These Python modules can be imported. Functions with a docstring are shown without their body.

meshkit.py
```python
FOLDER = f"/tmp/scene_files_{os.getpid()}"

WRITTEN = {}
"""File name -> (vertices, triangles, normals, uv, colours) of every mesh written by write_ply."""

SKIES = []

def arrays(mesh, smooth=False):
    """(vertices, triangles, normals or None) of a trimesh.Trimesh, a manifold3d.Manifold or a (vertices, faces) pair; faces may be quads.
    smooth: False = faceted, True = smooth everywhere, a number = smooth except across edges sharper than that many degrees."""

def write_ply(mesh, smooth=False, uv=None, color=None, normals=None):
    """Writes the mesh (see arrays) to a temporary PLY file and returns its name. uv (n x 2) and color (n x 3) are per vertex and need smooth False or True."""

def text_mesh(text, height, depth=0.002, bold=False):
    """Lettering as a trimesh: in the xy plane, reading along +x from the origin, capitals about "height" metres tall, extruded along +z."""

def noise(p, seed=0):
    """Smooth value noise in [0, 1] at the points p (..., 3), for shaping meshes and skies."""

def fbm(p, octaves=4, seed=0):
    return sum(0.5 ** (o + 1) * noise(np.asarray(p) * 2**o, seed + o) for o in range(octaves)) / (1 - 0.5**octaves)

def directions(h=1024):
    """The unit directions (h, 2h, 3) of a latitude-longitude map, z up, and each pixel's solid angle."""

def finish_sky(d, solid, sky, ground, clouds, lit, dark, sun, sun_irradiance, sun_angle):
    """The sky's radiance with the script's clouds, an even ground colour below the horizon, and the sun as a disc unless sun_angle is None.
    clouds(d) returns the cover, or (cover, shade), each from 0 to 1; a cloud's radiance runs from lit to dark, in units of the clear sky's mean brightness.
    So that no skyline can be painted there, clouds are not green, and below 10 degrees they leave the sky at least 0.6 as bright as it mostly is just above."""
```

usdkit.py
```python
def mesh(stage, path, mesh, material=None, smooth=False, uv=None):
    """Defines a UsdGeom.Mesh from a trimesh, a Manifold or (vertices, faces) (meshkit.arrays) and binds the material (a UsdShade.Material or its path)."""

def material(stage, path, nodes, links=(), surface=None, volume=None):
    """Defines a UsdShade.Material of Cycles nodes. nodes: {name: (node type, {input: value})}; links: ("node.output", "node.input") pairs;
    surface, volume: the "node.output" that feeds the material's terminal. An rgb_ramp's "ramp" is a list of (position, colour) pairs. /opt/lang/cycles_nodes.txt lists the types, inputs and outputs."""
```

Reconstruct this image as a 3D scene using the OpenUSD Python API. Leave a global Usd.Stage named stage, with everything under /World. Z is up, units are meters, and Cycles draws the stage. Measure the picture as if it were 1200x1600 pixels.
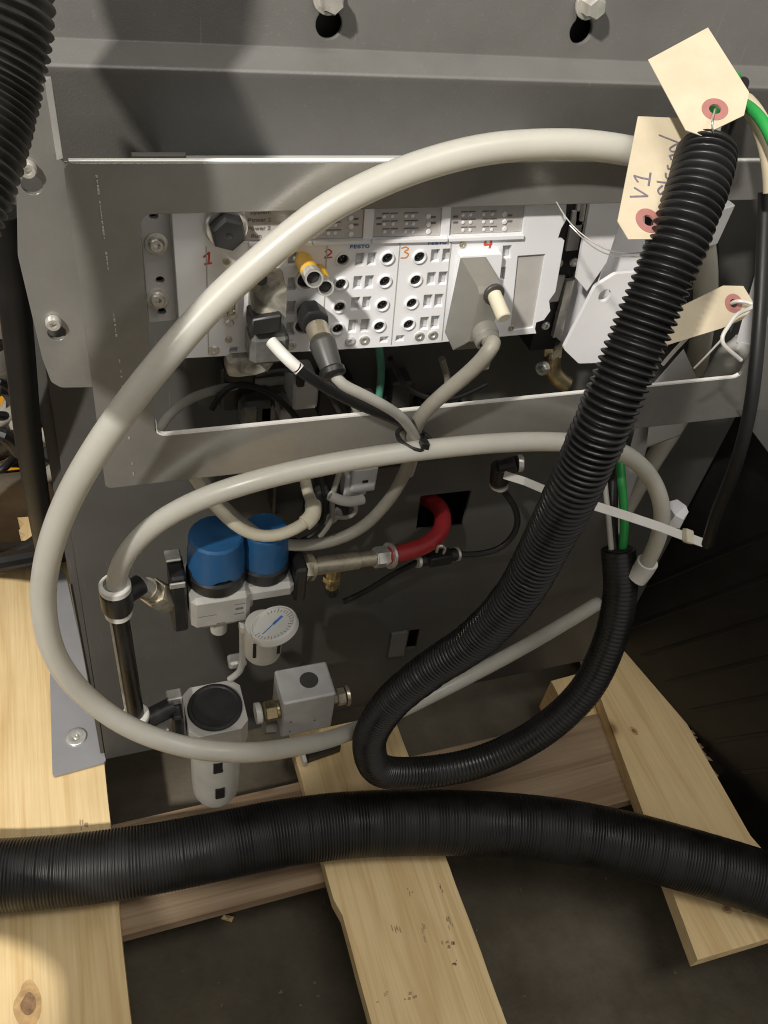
import math, numpy as np, trimesh, manifold3d as m3, usdkit, meshkit
from shapely.geometry import Polygon, Point, box as sbox
from shapely.ops import unary_union
from pxr import Usd, UsdGeom, UsdLux, UsdShade, Gf, Sdf

rng = np.random.default_rng(7)
stage = Usd.Stage.CreateInMemory()
UsdGeom.SetStageUpAxis(stage, UsdGeom.Tokens.z); UsdGeom.SetStageMetersPerUnit(stage, 1.0)
world = UsdGeom.Xform.Define(stage, '/World'); stage.SetDefaultPrim(world.GetPrim())
UsdGeom.Scope.Define(stage, '/World/Looks')

# ------------------------------------------------------------------ camera
F = 1340.0                       # focal length in pixels of a 1200 x 1600 picture
AX = np.array([0.94333408, -0.12672159, 0.30669603])    # world axes seen by the camera (right, down, ahead)
AY = np.array([-0.30503229, -0.69506838, 0.6510263])
AZ = np.array([0.13067562, -0.70768749, -0.69433587])
CAM = np.array([0.0, -0.42, 0.895])
right, up, back = np.array([AX[0], AY[0], AZ[0]]), -np.array([AX[1], AY[1], AZ[1]]), -np.array([AX[2], AY[2], AZ[2]])
cam = UsdGeom.Camera.Define(stage, '/World/camera')
cam.AddTransformOp().Set(Gf.Matrix4d(*right, 0, *up, 0, *back, 0, *CAM, 1))
cam.CreateHorizontalApertureAttr(36.0); cam.CreateVerticalApertureAttr(48.0)
cam.CreateFocalLengthAttr(36.0 * F / 1200)
cam.CreateClippingRangeAttr(Gf.Vec2f(0.02, 100)); cam.CreateExposureAttr(0.0)
cam.CreateFStopAttr(0.0)


def ray(u, v):
    d = np.array([u - 600.0, v - 800.0, F]) / F
    return np.array([d @ AX, d @ AY, d @ AZ])


def W(u, v, y):                  # the point of the upright plane at depth y that a ray meets
    r = ray(u, v); return CAM + r * ((y - CAM[1]) / r[1])


def G(u, v, z):                  # the point of the level plane at height z
    r = ray(u, v); return CAM + r * ((z - CAM[2]) / r[2])


def D(u, v, d):                  # the point at distance d ahead
    return CAM + ray(u, v) * d


def DV(*p):
    return [D(*q) for q in p]


# ------------------------------------------------------------------ light
dome = UsdLux.DomeLight.Define(stage, '/World/dome_light')
usdkit.material(stage, '/World/Looks/room_light', {'b': ('background_shader', {'color': (1.0, 0.95, 0.87), 'strength': 0.46})}, surface='b.background')
UsdShade.MaterialBindingAPI.Apply(dome.GetPrim()).Bind(UsdShade.Material.Get(stage, '/World/Looks/room_light'))


def aim(prim, pos, target):
    pos, target = np.array(pos, float), np.array(target, float)
    b = pos - target; b /= np.linalg.norm(b)
    r = np.cross([0, 0, 1.0], b)
    r = r / np.linalg.norm(r) if np.linalg.norm(r) > 1e-6 else np.array([1.0, 0, 0])
    u_ = np.cross(b, r)
    UsdGeom.Xformable(prim).AddTransformOp().Set(Gf.Matrix4d(*r, 0, *u_, 0, *b, 0, *pos, 1))


LAMP = np.array([-1.25, -1.25, 2.30])
key = UsdLux.DiskLight.Define(stage, '/World/work_lamp')
key.CreateRadiusAttr(0.06); key.CreateIntensityAttr(2280.0); key.CreateColorAttr(Gf.Vec3f(1.0, 0.945, 0.86))
aim(key, LAMP, (0.2, 0.0, 0.6))
top = UsdLux.RectLight.Define(stage, '/World/unseen_ceiling_lamp')  # out of view, placed to light the boards and top edges
top.CreateWidthAttr(1.2); top.CreateHeightAttr(0.5); top.CreateIntensityAttr(9.0); top.CreateColorAttr(Gf.Vec3f(1.0, 0.95, 0.87))
aim(top, (0.35, -0.75, 2.7), (0.3, 0.0, 0.3))

# ------------------------------------------------------------------ materials
MATS = {}


def mat(name, color, rough=0.5, metal=0.0, var=0.12, scale=30.0, bump=0.0, bscale=400.0, bevel=0.0, rvar=0.15, dust=0.0, **extra):
    nodes = {'geo': ('geometry', {}), 'n': ('noise_texture', {'scale': scale, 'detail': 5.0, 'roughness': 0.6}),
             'r': ('rgb_ramp', {'ramp': [(0.3, tuple(c * (1 - var) for c in color)), (0.7, tuple(min(1, c * (1 + var)) for c in color))]}),
             'rr': ('map_range', {'from_min': 0.3, 'from_max': 0.7, 'to_min': rough * (1 - rvar), 'to_max': min(1, rough * (1 + rvar))}),
             'p': ('principled_bsdf', {'metallic': metal, **extra})}
    links = [('geo.position', 'n.vector'), ('n.fac', 'r.fac'), ('r.color', 'p.base_color'), ('n.fac', 'rr.value'), ('rr.result', 'p.roughness')]
    if dust:
        nodes |= {'ds': ('noise_texture', {'scale': 420.0, 'detail': 6.0, 'roughness': 0.75}), 'dr': ('rgb_ramp', {'ramp': [(0.60, (0, 0, 0)), (0.72, (1, 1, 1))]}),
                  'ms': ('mapping', {'scale': (900.0, 900.0, 22.0), 'rotation': (0.2, 0.5, 0.1)}), 'sn': ('noise_texture', {'scale': 1.0, 'detail': 2.0}), 'sr': ('rgb_ramp', {'ramp': [(0.70, (0, 0, 0)), (0.76, (1, 1, 1))]}),
                  'dm': ('math', {'math_type': 'maximum'}), 'df': ('math', {'math_type': 'multiply', 'value2': dust}), 'dx': ('mix', {'mix_type': 'mix', 'color2': (0.42, 0.40, 0.37)})}
        links = [l for l in links if l[0] != 'r.color'] + [('geo.position', 'ds.vector'), ('ds.fac', 'dr.fac'), ('geo.position', 'ms.vector'), ('ms.vector', 'sn.vector'), ('sn.fac', 'sr.fac'),
                 ('dr.color', 'dm.value1'), ('sr.color', 'dm.value2'), ('dm.value', 'df.value1'), ('df.value', 'dx.fac'), ('r.color', 'dx.color1'), ('dx.color', 'p.base_color')]
    last = None
    if bevel:
        nodes['bv'] = ('bevel', {'radius': bevel, 'samples': 4}); last = 'bv.bevel'
    if bump:
        nodes['n2'] = ('noise_texture', {'scale': bscale, 'detail': 3.0}); nodes['bp'] = ('bump', {'strength': bump, 'distance': 0.001})
        links += [('geo.position', 'n2.vector'), ('n2.fac', 'bp.height')]
        if last: links.append((last, 'bp.normal'))
        last = 'bp.normal'
    if last: links.append((last, 'p.normal'))
    MATS[name] = usdkit.material(stage, '/World/Looks/' + name, nodes, links, surface='p.BSDF')
    return name


mat('cabinet_paint', (0.148, 0.145, 0.138), 0.42, 0.0, 0.12, 14, bump=0.12, bscale=900, bevel=0.0012, dust=0.22)
mat('frame_paint', (0.36, 0.354, 0.336), 0.23, 0.6, 0.14, 11, bump=0.08, bscale=700, bevel=0.0007, dust=0.25)
mat('panel_paint', (0.078, 0.077, 0.072), 0.5, 0.0, 0.14, 10, bump=0.1, bscale=900, bevel=0.0008, dust=0.12)
mat('bare_lit_edge', (0.86, 0.85, 0.82), 0.35, 0.1, 0.05, 60)  # pale colour carries the light on the cut edges
mat('foot_paint', (0.32, 0.325, 0.345), 0.4, 0.2, 0.08, 12, bump=0.06, bscale=700, bevel=0.0006)
mat('zinc', (0.66, 0.64, 0.59), 0.34, 0.6, 0.15, 120)
mat('steel', (0.74, 0.73, 0.70), 0.26, 0.75, 0.1, 90)
mat('nickel_brass', (0.58, 0.53, 0.42), 0.30, 0.75, 0.15, 90)
mat('brass', (0.42, 0.345, 0.20), 0.33, 0.9, 0.2, 100)
mat('white_plastic', (0.84, 0.85, 0.88), 0.42, 0.0, 0.03, 20, bevel=0.0006)
mat('white_sheet', (0.82, 0.82, 0.84), 0.38, 0.0, 0.04, 20, bevel=0.0006)
mat('light_grey_plastic', (0.50, 0.50, 0.50), 0.45, 0.0, 0.05, 30, bevel=0.0006)
mat('legend_film', (0.50, 0.48, 0.46), 0.22, 0.0, 0.05, 60)
mat('grey_hood', (0.21, 0.203, 0.18), 0.5, 0.0, 0.08, 40, bump=0.15, bscale=1500, bevel=0.0012)
mat('dark_grey_plastic', (0.05, 0.049, 0.047), 0.42, 0.0, 0.1, 40, bevel=0.0006)
mat('black_plastic', (0.016, 0.016, 0.017), 0.38, 0.0, 0.15, 60, bevel=0.0006)
mat('black_conduit', (0.010, 0.010, 0.0105), 0.33, 0.0, 0.35, 35, rvar=0.35)
mat('dusty_conduit', (0.050, 0.048, 0.045), 0.42, 0.0, 0.45, 30, rvar=0.3)
mat('black_hose', (0.006, 0.006, 0.0063), 0.5, 0.0, 0.6, 26, rvar=0.3)
mat('knot_wood', (0.27, 0.16, 0.08), 0.7, 0.0, 0.4, 160)
mat('knot_rim', (0.52, 0.34, 0.155), 0.7, 0.0, 0.3, 90)
mat('wood_smudge', (0.42, 0.305, 0.17), 0.8, 0.0, 0.3, 120)
mat('smoky_plastic', (0.17, 0.17, 0.165), 0.22, 0.0, 0.3, 70, bump=0.3, bscale=150, transmission_weight=0.3)
mat('black_rubber', (0.007, 0.007, 0.0075), 0.5, 0.0, 0.3, 30)
mat('hole_black', (0.006, 0.006, 0.006), 0.7)  # near black stands in for the dark inside holes
mat('white_nylon', (0.46, 0.447, 0.40), 0.34, 0.0, 0.05, 18, subsurface_weight=0.35, subsurface_scale=0.004, subsurface_radius=(1.0, 0.8, 0.5), specular_ior_level=0.45)
mat('cream_cable', (0.60, 0.56, 0.44), 0.45, 0.0, 0.08, 30)
mat('grey_cable', (0.28, 0.265, 0.225), 0.5, 0.0, 0.1, 60)
mat('pale_grey_cable', (0.43, 0.42, 0.385), 0.5, 0.0, 0.1, 60)
mat('cast_grey', (0.46, 0.455, 0.43), 0.45, 0.25, 0.08, 50, bump=0.2, bscale=1200, bevel=0.0010)
mat('aluminium', (0.50, 0.50, 0.50), 0.45, 0.25, 0.08, 60, bevel=0.0010)
mat('blue_knob', (0.018, 0.10, 0.25), 0.42, 0.0, 0.08, 40, bevel=0.001)
mat('clear_bowl', (0.50, 0.495, 0.47), 0.25, 0.0, 0.06, 40)
mat('gauge_white', (0.52, 0.52, 0.53), 0.3, 0.0, 0.03, 50)
mat('blue_ink', (0.05, 0.16, 0.42), 0.5, 0.0, 0.05)
mat('red_ink', (0.62, 0.08, 0.05), 0.6, 0.0, 0.2, 300)
mat('orange_ink', (0.66, 0.27, 0.06), 0.6, 0.0, 0.2, 300)
mat('grey_ink', (0.16, 0.14, 0.17), 0.6, 0.0, 0.2, 300)
mat('print_grey', (0.14, 0.13, 0.13), 0.6)
mat('yellow_plastic', (0.80, 0.47, 0.02), 0.38, 0.0, 0.05, 30)
mat('yellow_paint', (0.90, 0.42, 0.02), 0.4, 0.0, 0.08, 10)
mat('red_hose', (0.30, 0.022, 0.026), 0.35, 0.0, 0.1, 40)
mat('green_wire', (0.02, 0.30, 0.06), 0.4, 0.0, 0.1, 40)
mat('green_tube', (0.10, 0.33, 0.25), 0.35, 0.0, 0.1, 40)
mat('manila', (0.56, 0.485, 0.355), 0.65, 0.0, 0.07, 45, bump=0.08, bscale=900)
mat('tag_eyelet', (0.36, 0.15, 0.135), 0.6, 0.0, 0.06, 200)
mat('zip_white', (0.66, 0.65, 0.62), 0.4, 0.0, 0.04, 40)
mat('grit_brown', (0.16, 0.12, 0.075), 0.9, 0.0, 0.4, 300)
mat('blocker_board', (0.06, 0.055, 0.05), 0.8)
mat('wall_paint', (0.05, 0.048, 0.045), 0.8)
# crumpled clear plastic hoods with metal showing through
usdkit.material(stage, '/World/Looks/cloudy_plastic', {
    'geo': ('geometry', {}), 'n': ('noise_texture', {'scale': 75.0, 'detail': 3.0, 'distortion': 1.2}),
    'r': ('rgb_ramp', {'ramp': [(0.3, (0.10, 0.095, 0.08)), (0.5, (0.34, 0.325, 0.28)), (0.72, (0.66, 0.62, 0.52))]}),
    'bp': ('bump', {'strength': 0.35, 'distance': 0.002}), 'p': ('principled_bsdf', {'roughness': 0.24, 'transmission_weight': 0.25, 'ior': 1.4})},
    [('geo.position', 'n.vector'), ('n.fac', 'r.fac'), ('r.color', 'p.base_color'), ('n.fac', 'bp.height'), ('bp.normal', 'p.normal')], surface='p.BSDF')


def wood(name, dark, light, axis, knots=0.0):
    s = {'y': (26.0, 1.3, 26.0), 'x': (1.3, 26.0, 26.0)}[axis]
    s2 = {'y': (420.0, 9.0, 420.0), 'x': (9.0, 420.0, 420.0)}[axis]
    nodes = {'geo': ('geometry', {}), 'm': ('mapping', {'scale': s}), 'm2': ('mapping', {'scale': s2}), 'mk': ('mapping', {'scale': (9.0, 7.0, 9.0)}),
             'n': ('noise_texture', {'scale': 1.0, 'detail': 3.0, 'distortion': 0.9}),
             'w': ('math', {'math_type': 'multiply', 'value2': 9.0}), 'fr': ('math', {'math_type': 'pingpong', 'value2': 1.0}),
             'f': ('noise_texture', {'scale': 1.0, 'detail': 4.0}), 'b': ('noise_texture', {'scale': 9.0, 'detail': 3.0}),
             'r': ('rgb_ramp', {'ramp': [(0.0, dark), (0.55, tuple(0.3 * a + 0.7 * b for a, b in zip(dark, light))), (1.0, light)]}),
             'mx': ('mix', {'mix_type': 'multiply', 'fac': 0.45}), 'r2': ('rgb_ramp', {'ramp': [(0.3, (0.76, 0.72, 0.64)), (0.65, (1, 1, 1))]}),
             'mb': ('mix', {'mix_type': 'multiply', 'fac': 0.5}), 'r3': ('rgb_ramp', {'ramp': [(0.3, (0.80, 0.76, 0.68)), (0.6, (1, 1, 1))]}),
             'vk': ('voronoi_texture', {'scale': 1.0, 'randomness': 1.0}), 'rk': ('rgb_ramp', {'ramp': [(0.0, (0.18, 0.10, 0.06)), (0.045, (0.25, 0.15, 0.09)), (0.085, (0.85, 0.78, 0.7)), (0.13, (1, 1, 1))]}),
             'mkk': ('mix', {'mix_type': 'multiply', 'fac': knots}),
             'bp': ('bump', {'strength': 0.35, 'distance': 0.0012}), 'p': ('principled_bsdf', {'roughness': 0.66, 'specular_ior_level': 0.35})}
    links = [('geo.position', 'm.vector'), ('geo.position', 'm2.vector'), ('m.vector', 'n.vector'), ('n.fac', 'w.value1'), ('w.value', 'fr.value1'), ('fr.value', 'r.fac'),
             ('m2.vector', 'f.vector'), ('f.fac', 'r2.fac'), ('r.color', 'mx.color1'), ('r2.color', 'mx.color2'), ('geo.position', 'b.vector'), ('b.fac', 'r3.fac'),
             ('mx.color', 'mb.color1'), ('r3.color', 'mb.color2'), ('geo.position', 'mk.vector'), ('mk.vector', 'vk.vector'), ('vk.distance', 'rk.fac'),
             ('mb.color', 'mkk.color1'), ('rk.color', 'mkk.color2'), ('mkk.color', 'p.base_color'), ('f.fac', 'bp.height'), ('bp.normal', 'p.normal')]
    usdkit.material(stage, '/World/Looks/' + name, nodes, links, surface='p.BSDF')
    return name


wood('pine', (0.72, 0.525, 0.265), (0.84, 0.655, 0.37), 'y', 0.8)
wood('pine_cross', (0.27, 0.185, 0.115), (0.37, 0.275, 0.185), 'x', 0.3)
usdkit.material(stage, '/World/Looks/dirty_concrete', {
    'geo': ('geometry', {}), 'n': ('noise_texture', {'scale': 5.0, 'detail': 8.0, 'roughness': 0.65}), 'n2': ('noise_texture', {'scale': 160.0, 'detail': 3.0}),
    'r': ('rgb_ramp', {'ramp': [(0.32, (0.045, 0.037, 0.024)), (0.50, (0.085, 0.071, 0.049)), (0.62, (0.125, 0.108, 0.08)), (0.78, (0.17, 0.155, 0.13))]}),
    'bp': ('bump', {'strength': 0.4, 'distance': 0.002}), 'p': ('principled_bsdf', {'roughness': 0.85})},
    [('geo.position', 'n.vector'), ('geo.position', 'n2.vector'), ('n.fac', 'r.fac'), ('r.color', 'p.base_color'), ('n2.fac', 'bp.height'), ('bp.normal', 'p.normal')], surface='p.BSDF')


# ------------------------------------------------------------------ scene helpers
COUNT, BASE = {}, {}


def numbered(parent, name):
    k = COUNT.get((parent, name), 0); COUNT[(parent, name)] = k + 1
    return name if k == 0 else f'{name}_{k:03d}'


def tag(prim, label, cat=None, group=None, kind=None):
    if label: prim.SetCustomDataByKey('label', label)
    if cat: prim.SetCustomDataByKey('category', cat)
    if group: prim.SetCustomDataByKey('group', group)
    if kind: prim.SetCustomDataByKey('kind', kind)
    return prim


def thing(name, label, cat, base, group=None):
    path = '/World/' + numbered('/World', name)
    x = UsdGeom.Xform.Define(stage, path); x.AddTranslateOp().Set(Gf.Vec3d(*map(float, base)))
    BASE[path] = np.array(base, float)
    return tag(x.GetPrim(), label, cat, group)


def part(parent, name, mesh, m, label=None, smooth=35):
    pp = str(parent.GetPath()); path = pp + '/' + numbered(pp, name)
    if isinstance(mesh, list): mesh = trimesh.util.concatenate(mesh)
    v, f, _ = meshkit.arrays(mesh)
    root = '/'.join(pp.split('/')[:3]); off = BASE.get(root, np.zeros(3))
    p = usdkit.mesh(stage, path, trimesh.Trimesh(v - off, f, process=False), '/World/Looks/' + m, smooth=smooth).GetPrim()
    return tag(p, label)


def solo(name, mesh, m, label=None, cat=None, group=None, kind=None, smooth=35):
    path = '/World/' + numbered('/World', name)
    if isinstance(mesh, list): mesh = trimesh.util.concatenate(mesh)
    p = usdkit.mesh(stage, path, mesh, '/World/Looks/' + m, smooth=smooth).GetPrim()
    BASE[path] = np.zeros(3)
    return tag(p, label, cat, group, kind)


# ------------------------------------------------------------------ shape helpers
def unit(a): a = np.array(a, float); return a / np.linalg.norm(a)


def spline(pts, step):
    P = np.array(pts, float)
    if len(P) == 2:
        n = max(2, int(np.linalg.norm(P[1] - P[0]) / step)); return P[0] + np.linspace(0, 1, n)[:, None] * (P[1] - P[0])
    Q = np.vstack([2 * P[0] - P[1], P, 2 * P[-1] - P[-2]]); out = []
    for i in range(1, len(Q) - 2):
        a, b, c, d = Q[i - 1], Q[i], Q[i + 1], Q[i + 2]
        t1 = np.linalg.norm(b - a) ** .5 + 1e-9; t2 = t1 + np.linalg.norm(c - b) ** .5 + 1e-9; t3 = t2 + np.linalg.norm(d - c) ** .5 + 1e-9
        for t in np.linspace(t1, t2, 24, endpoint=False):
            A1 = (t1 - t) / t1 * a + t / t1 * b; A2 = (t2 - t) / (t2 - t1) * b + (t - t1) / (t2 - t1) * c; A3 = (t3 - t) / (t3 - t2) * c + (t - t2) / (t3 - t2) * d
            B1 = (t2 - t) / t2 * A1 + t / t2 * A2; B2 = (t3 - t) / (t3 - t1) * A2 + (t - t1) / (t3 - t1) * A3
            out.append((t2 - t) / (t2 - t1) * B1 + (t - t1) / (t2 - t1) * B2)
    out.append(Q[-2]); out = np.array(out)
    s = np.r_[0, np.cumsum(np.linalg.norm(np.diff(out, axis=0), axis=1))]
    n = max(3, int(s[-1] / step) + 1); q = np.linspace(0, s[-1], n)
    return np.stack([np.interp(q, s, out[:, k]) for k in range(3)], 1)


def smooth_line(p, n=2):
    p = p.copy()
    for _ in range(n): p[1:-1] = 0.25 * p[:-2] + 0.5 * p[1:-1] + 0.25 * p[2:]
    return p


def frames(p):
    t = np.gradient(p, axis=0); t /= np.linalg.norm(t, axis=1)[:, None]
    n = np.cross(t[0], [0.3, 0.2, 1.0]); n /= np.linalg.norm(n); N = []
    for k in range(len(p)):
        n = n - t[k] * (n @ t[k]); n /= np.linalg.norm(n); N.append(n)
    N = np.array(N); return t, N, np.cross(t, N)


def skin(p, radii, n=16, caps=True):
    t, N, B = frames(p)
    a = np.linspace(0, 2 * np.pi, n, endpoint=False)
    ring = N[:, None] * np.cos(a)[None, :, None] + B[:, None] * np.sin(a)[None, :, None]
    v = (p[:, None] + ring * np.asarray(radii)[:, None, None]).reshape(-1, 3)
    i = np.arange(len(p) - 1)[:, None] * n; j = np.arange(n)[None]; k = (j + 1) % n
    q = np.stack([i + j, i + k, i + n + k, i + n + j], -1).reshape(-1, 4)
    f = np.vstack([q[:, [0, 1, 2]], q[:, [0, 2, 3]]])
    if caps:
        v = np.vstack([v, p[0], p[-1]]); c0 = len(v) - 2; e = (len(p) - 1) * n; jj = np.arange(n); kk = (jj + 1) % n
        f = np.vstack([f, np.stack([np.full(n, c0), kk, jj], 1), np.stack([np.full(n, c0 + 1), e + jj, e + kk], 1)])
    return trimesh.Trimesh(v, f, process=False)


def tube(pts, r, n=14, step=0.006):
    p = smooth_line(spline(pts, step), 3); return skin(p, np.full(len(p), r) if np.isscalar(r) else np.interp(np.linspace(0, 1, len(p)), np.linspace(0, 1, len(r)), r), n)


def corrugated(pts, r, pitch, depth, n=28, per=7, sharp=1.0, wob=0.0):
    p = smooth_line(spline(pts, pitch / per), 4 * per)
    r0 = float(np.max(r)) * 100
    R = np.interp(np.linspace(0, 1, len(p)), np.linspace(0, 1, len(r)), r) if not np.isscalar(r) else np.full(len(p), r)
    ph = np.arange(len(p)) / per
    ph = ph + 0.5 * meshkit.noise(np.stack([ph * .13, ph * 0 + .3, ph * 0 + r0], 1)) + 0.25 * meshkit.noise(np.stack([ph * .31, ph * 0 + .7, ph * 0], 1))
    if not np.isscalar(depth): depth = np.interp(np.linspace(0, 1, len(p)), np.linspace(0, 1, len(depth)), depth)
    h = np.abs(np.cos(np.pi * ph)) ** sharp
    if wob: h = h * (1 + wob * (meshkit.noise(np.stack([np.floor(ph + 0.5) * 3.7, ph * 0, ph * 0], 1)) - 0.5))
    return skin(p, R - depth * (1 - h), n)


def lathe(o, axis, prof, n=24, caps=True):
    o, a = np.array(o, float), unit(axis)
    x = unit(np.cross(a, [0.31, 0.2, 1.0] if abs(a[2]) < 0.9 else [0, 1.0, 0])); y = np.cross(a, x)
    ang = np.linspace(0, 2 * np.pi, n, endpoint=False)
    v = np.concatenate([o + a * h + r * (np.cos(ang)[:, None] * x + np.sin(ang)[:, None] * y) for h, r in prof])
    m = len(prof); i = np.arange(m - 1)[:, None] * n; j = np.arange(n)[None]; k = (j + 1) % n
    q = np.stack([i + j, i + k, i + n + k, i + n + j], -1).reshape(-1, 4)
    f = np.vstack([q[:, [0, 1, 2]], q[:, [0, 2, 3]]])
    if not caps: return trimesh.Trimesh(v, f, process=False)
    v = np.vstack([v, o + a * prof[0][0], o + a * prof[-1][0]]); e = (m - 1) * n; jj = np.arange(n); kk = (jj + 1) % n
    f = np.vstack([f, np.stack([np.full(n, len(v) - 2), kk, jj], 1), np.stack([np.full(n, len(v) - 1), e + jj, e + kk], 1)])
    return trimesh.Trimesh(v, f, process=False)


def cyl(p0, p1, r, n=24, c=0.0006, r1=None):
    p0, p1 = np.array(p0, float), np.array(p1, float); h = np.linalg.norm(p1 - p0); r1 = r if r1 is None else r1
    c = min(c, r / 3, h / 3)
    return lathe(p0, p1 - p0, [(0, r - c), (c, r), (h - c, r1), (h, r1 - c)], n)


def ring(o, axis, ri, ro, h, n=24):
    return lathe(o, axis, [(0, ri), (0, ro), (h * 0.8, ro), (h, ro - (ro - ri) * 0.3), (h, ri), (h * 0.15, ri)], n) if ri > 0 else cyl(o, np.array(o) + unit(axis) * h, ro, n)


def cbox(x0, x1, y0, y1, z0, z1, c=0.001):
    c = min(c, (x1 - x0) / 3, (y1 - y0) / 3, (z1 - z0) / 3); P = []
    for X, sx in ((x0, 1), (x1, -1)):
        for Y, sy in ((y0, 1), (y1, -1)):
            for Z, sz in ((z0, 1), (z1, -1)):
                P += [(X, Y + sy * c, Z + sz * c), (X + sx * c, Y, Z + sz * c), (X + sx * c, Y + sy * c, Z)]
    return trimesh.convex.convex_hull(np.array(P))


def obox(center, ex, ey, ez, c=0.001):
    """box with half-axes given as vectors"""
    a, b, d = (np.linalg.norm(q) for q in (ex, ey, ez))
    m = cbox(-a, a, -b, b, -d, d, c)
    M = np.eye(4); M[:3, 0], M[:3, 1], M[:3, 2], M[:3, 3] = unit(ex), unit(ey), unit(ez), center
    m.apply_transform(M)
    return m


def hull(pts): return trimesh.convex.convex_hull(np.array(pts))


def upright(poly, y, t):
    """extrudes a shape given in (x, z) from depth y to y + t"""
    ms = []
    for g in getattr(poly, 'geoms', [poly]):
        m = trimesh.creation.extrude_polygon(g, t, engine='earcut'); v = m.vertices
        m.vertices = np.stack([v[:, 0], y + t - v[:, 2], v[:, 1]], 1); ms.append(m)
    return trimesh.util.concatenate(ms)


def level(poly, z, t):
    m = trimesh.creation.extrude_polygon(poly, t, engine='earcut'); m.apply_translation([0, 0, z]); return m


def PX(pts, y):                  # pixel outline -> (x, z) outline on the upright plane y
    return Polygon([(lambda p: (p[0], p[2]))(W(u, v, y)) for u, v in pts])


def PG(pts, z):
    return Polygon([tuple(G(u, v, z)[:2]) for u, v in pts])


def rounded(poly, r): return poly.buffer(-r).buffer(r, quad_segs=5)


def hexbolt(o, axis, r, h):
    return trimesh.util.concatenate([cyl(o, np.array(o) + unit(axis) * h * 0.22, r * 1.35, 20), lathe(np.array(o) + unit(axis) * h * 0.22, axis, [(0, r), (h * 0.6, r), (h * 0.78, r * 0.82)], 6)])


def screw(o, axis, r, h=0.0012):
    """pan head with a socket in it"""
    o, a = np.array(o), unit(axis)
    return lathe(o, a, [(0, r), (h * 0.6, r), (h, r * 0.8), (h, r * 0.45), (h * 0.3, r * 0.40)], 16)


TO_US = np.array([0, -1.0, 0])
UPZ = np.array([0, 0, 1.0])

# ================================================================== THE SETTING
solo('floor', trimesh.creation.box((14, 14, 0.02), trimesh.transformations.translation_matrix((0, 0, -0.135))), 'dirty_concrete', kind='structure',
     label='dirty brown concrete floor showing in the gaps between the pallet boards')
solo('wall', trimesh.creation.box((14, 0.1, 4), trimesh.transformations.translation_matrix((0, 3.2, 1.875))), 'wall_paint', kind='structure',
     label='dark unlit wall far behind the machine')

# ------------------------------------------------------------------ pallet
pallet = thing('wooden_pallet', 'pale pine pallet of spaced boards under the machine', 'pallet', (0.2, 0, -0.12))


def board(x0, x1, y0, y1, z0, z1, rot=0.0, about=None, seed=0, notch=None, wav=0.0012):
    pts = []
    ny = 40
    left, rightp = [], []
    for k in range(ny + 1):
        y = y0 + (y1 - y0) * k / ny
        a = meshkit.fbm(np.array([[y * 22, seed, 0.3]]), 3, seed)[0] - 0.5; b = meshkit.fbm(np.array([[y * 22, seed + 9, 0.7]]), 3, seed + 3)[0] - 0.5
        xl = x0 + a * wav * 2; xr = x1 + b * wav * 2
        if notch and notch[0] < y < notch[1]: xl -= notch[2]
        left.append((xl, y)); rightp.append((xr, y))
    poly = Polygon(left + rightp[::-1])
    m = level(poly, z0, z1 - z0)
    if rot:
        m.apply_transform(trimesh.transformations.rotation_matrix(rot, [0, 0, 1], about))
    return m


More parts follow.
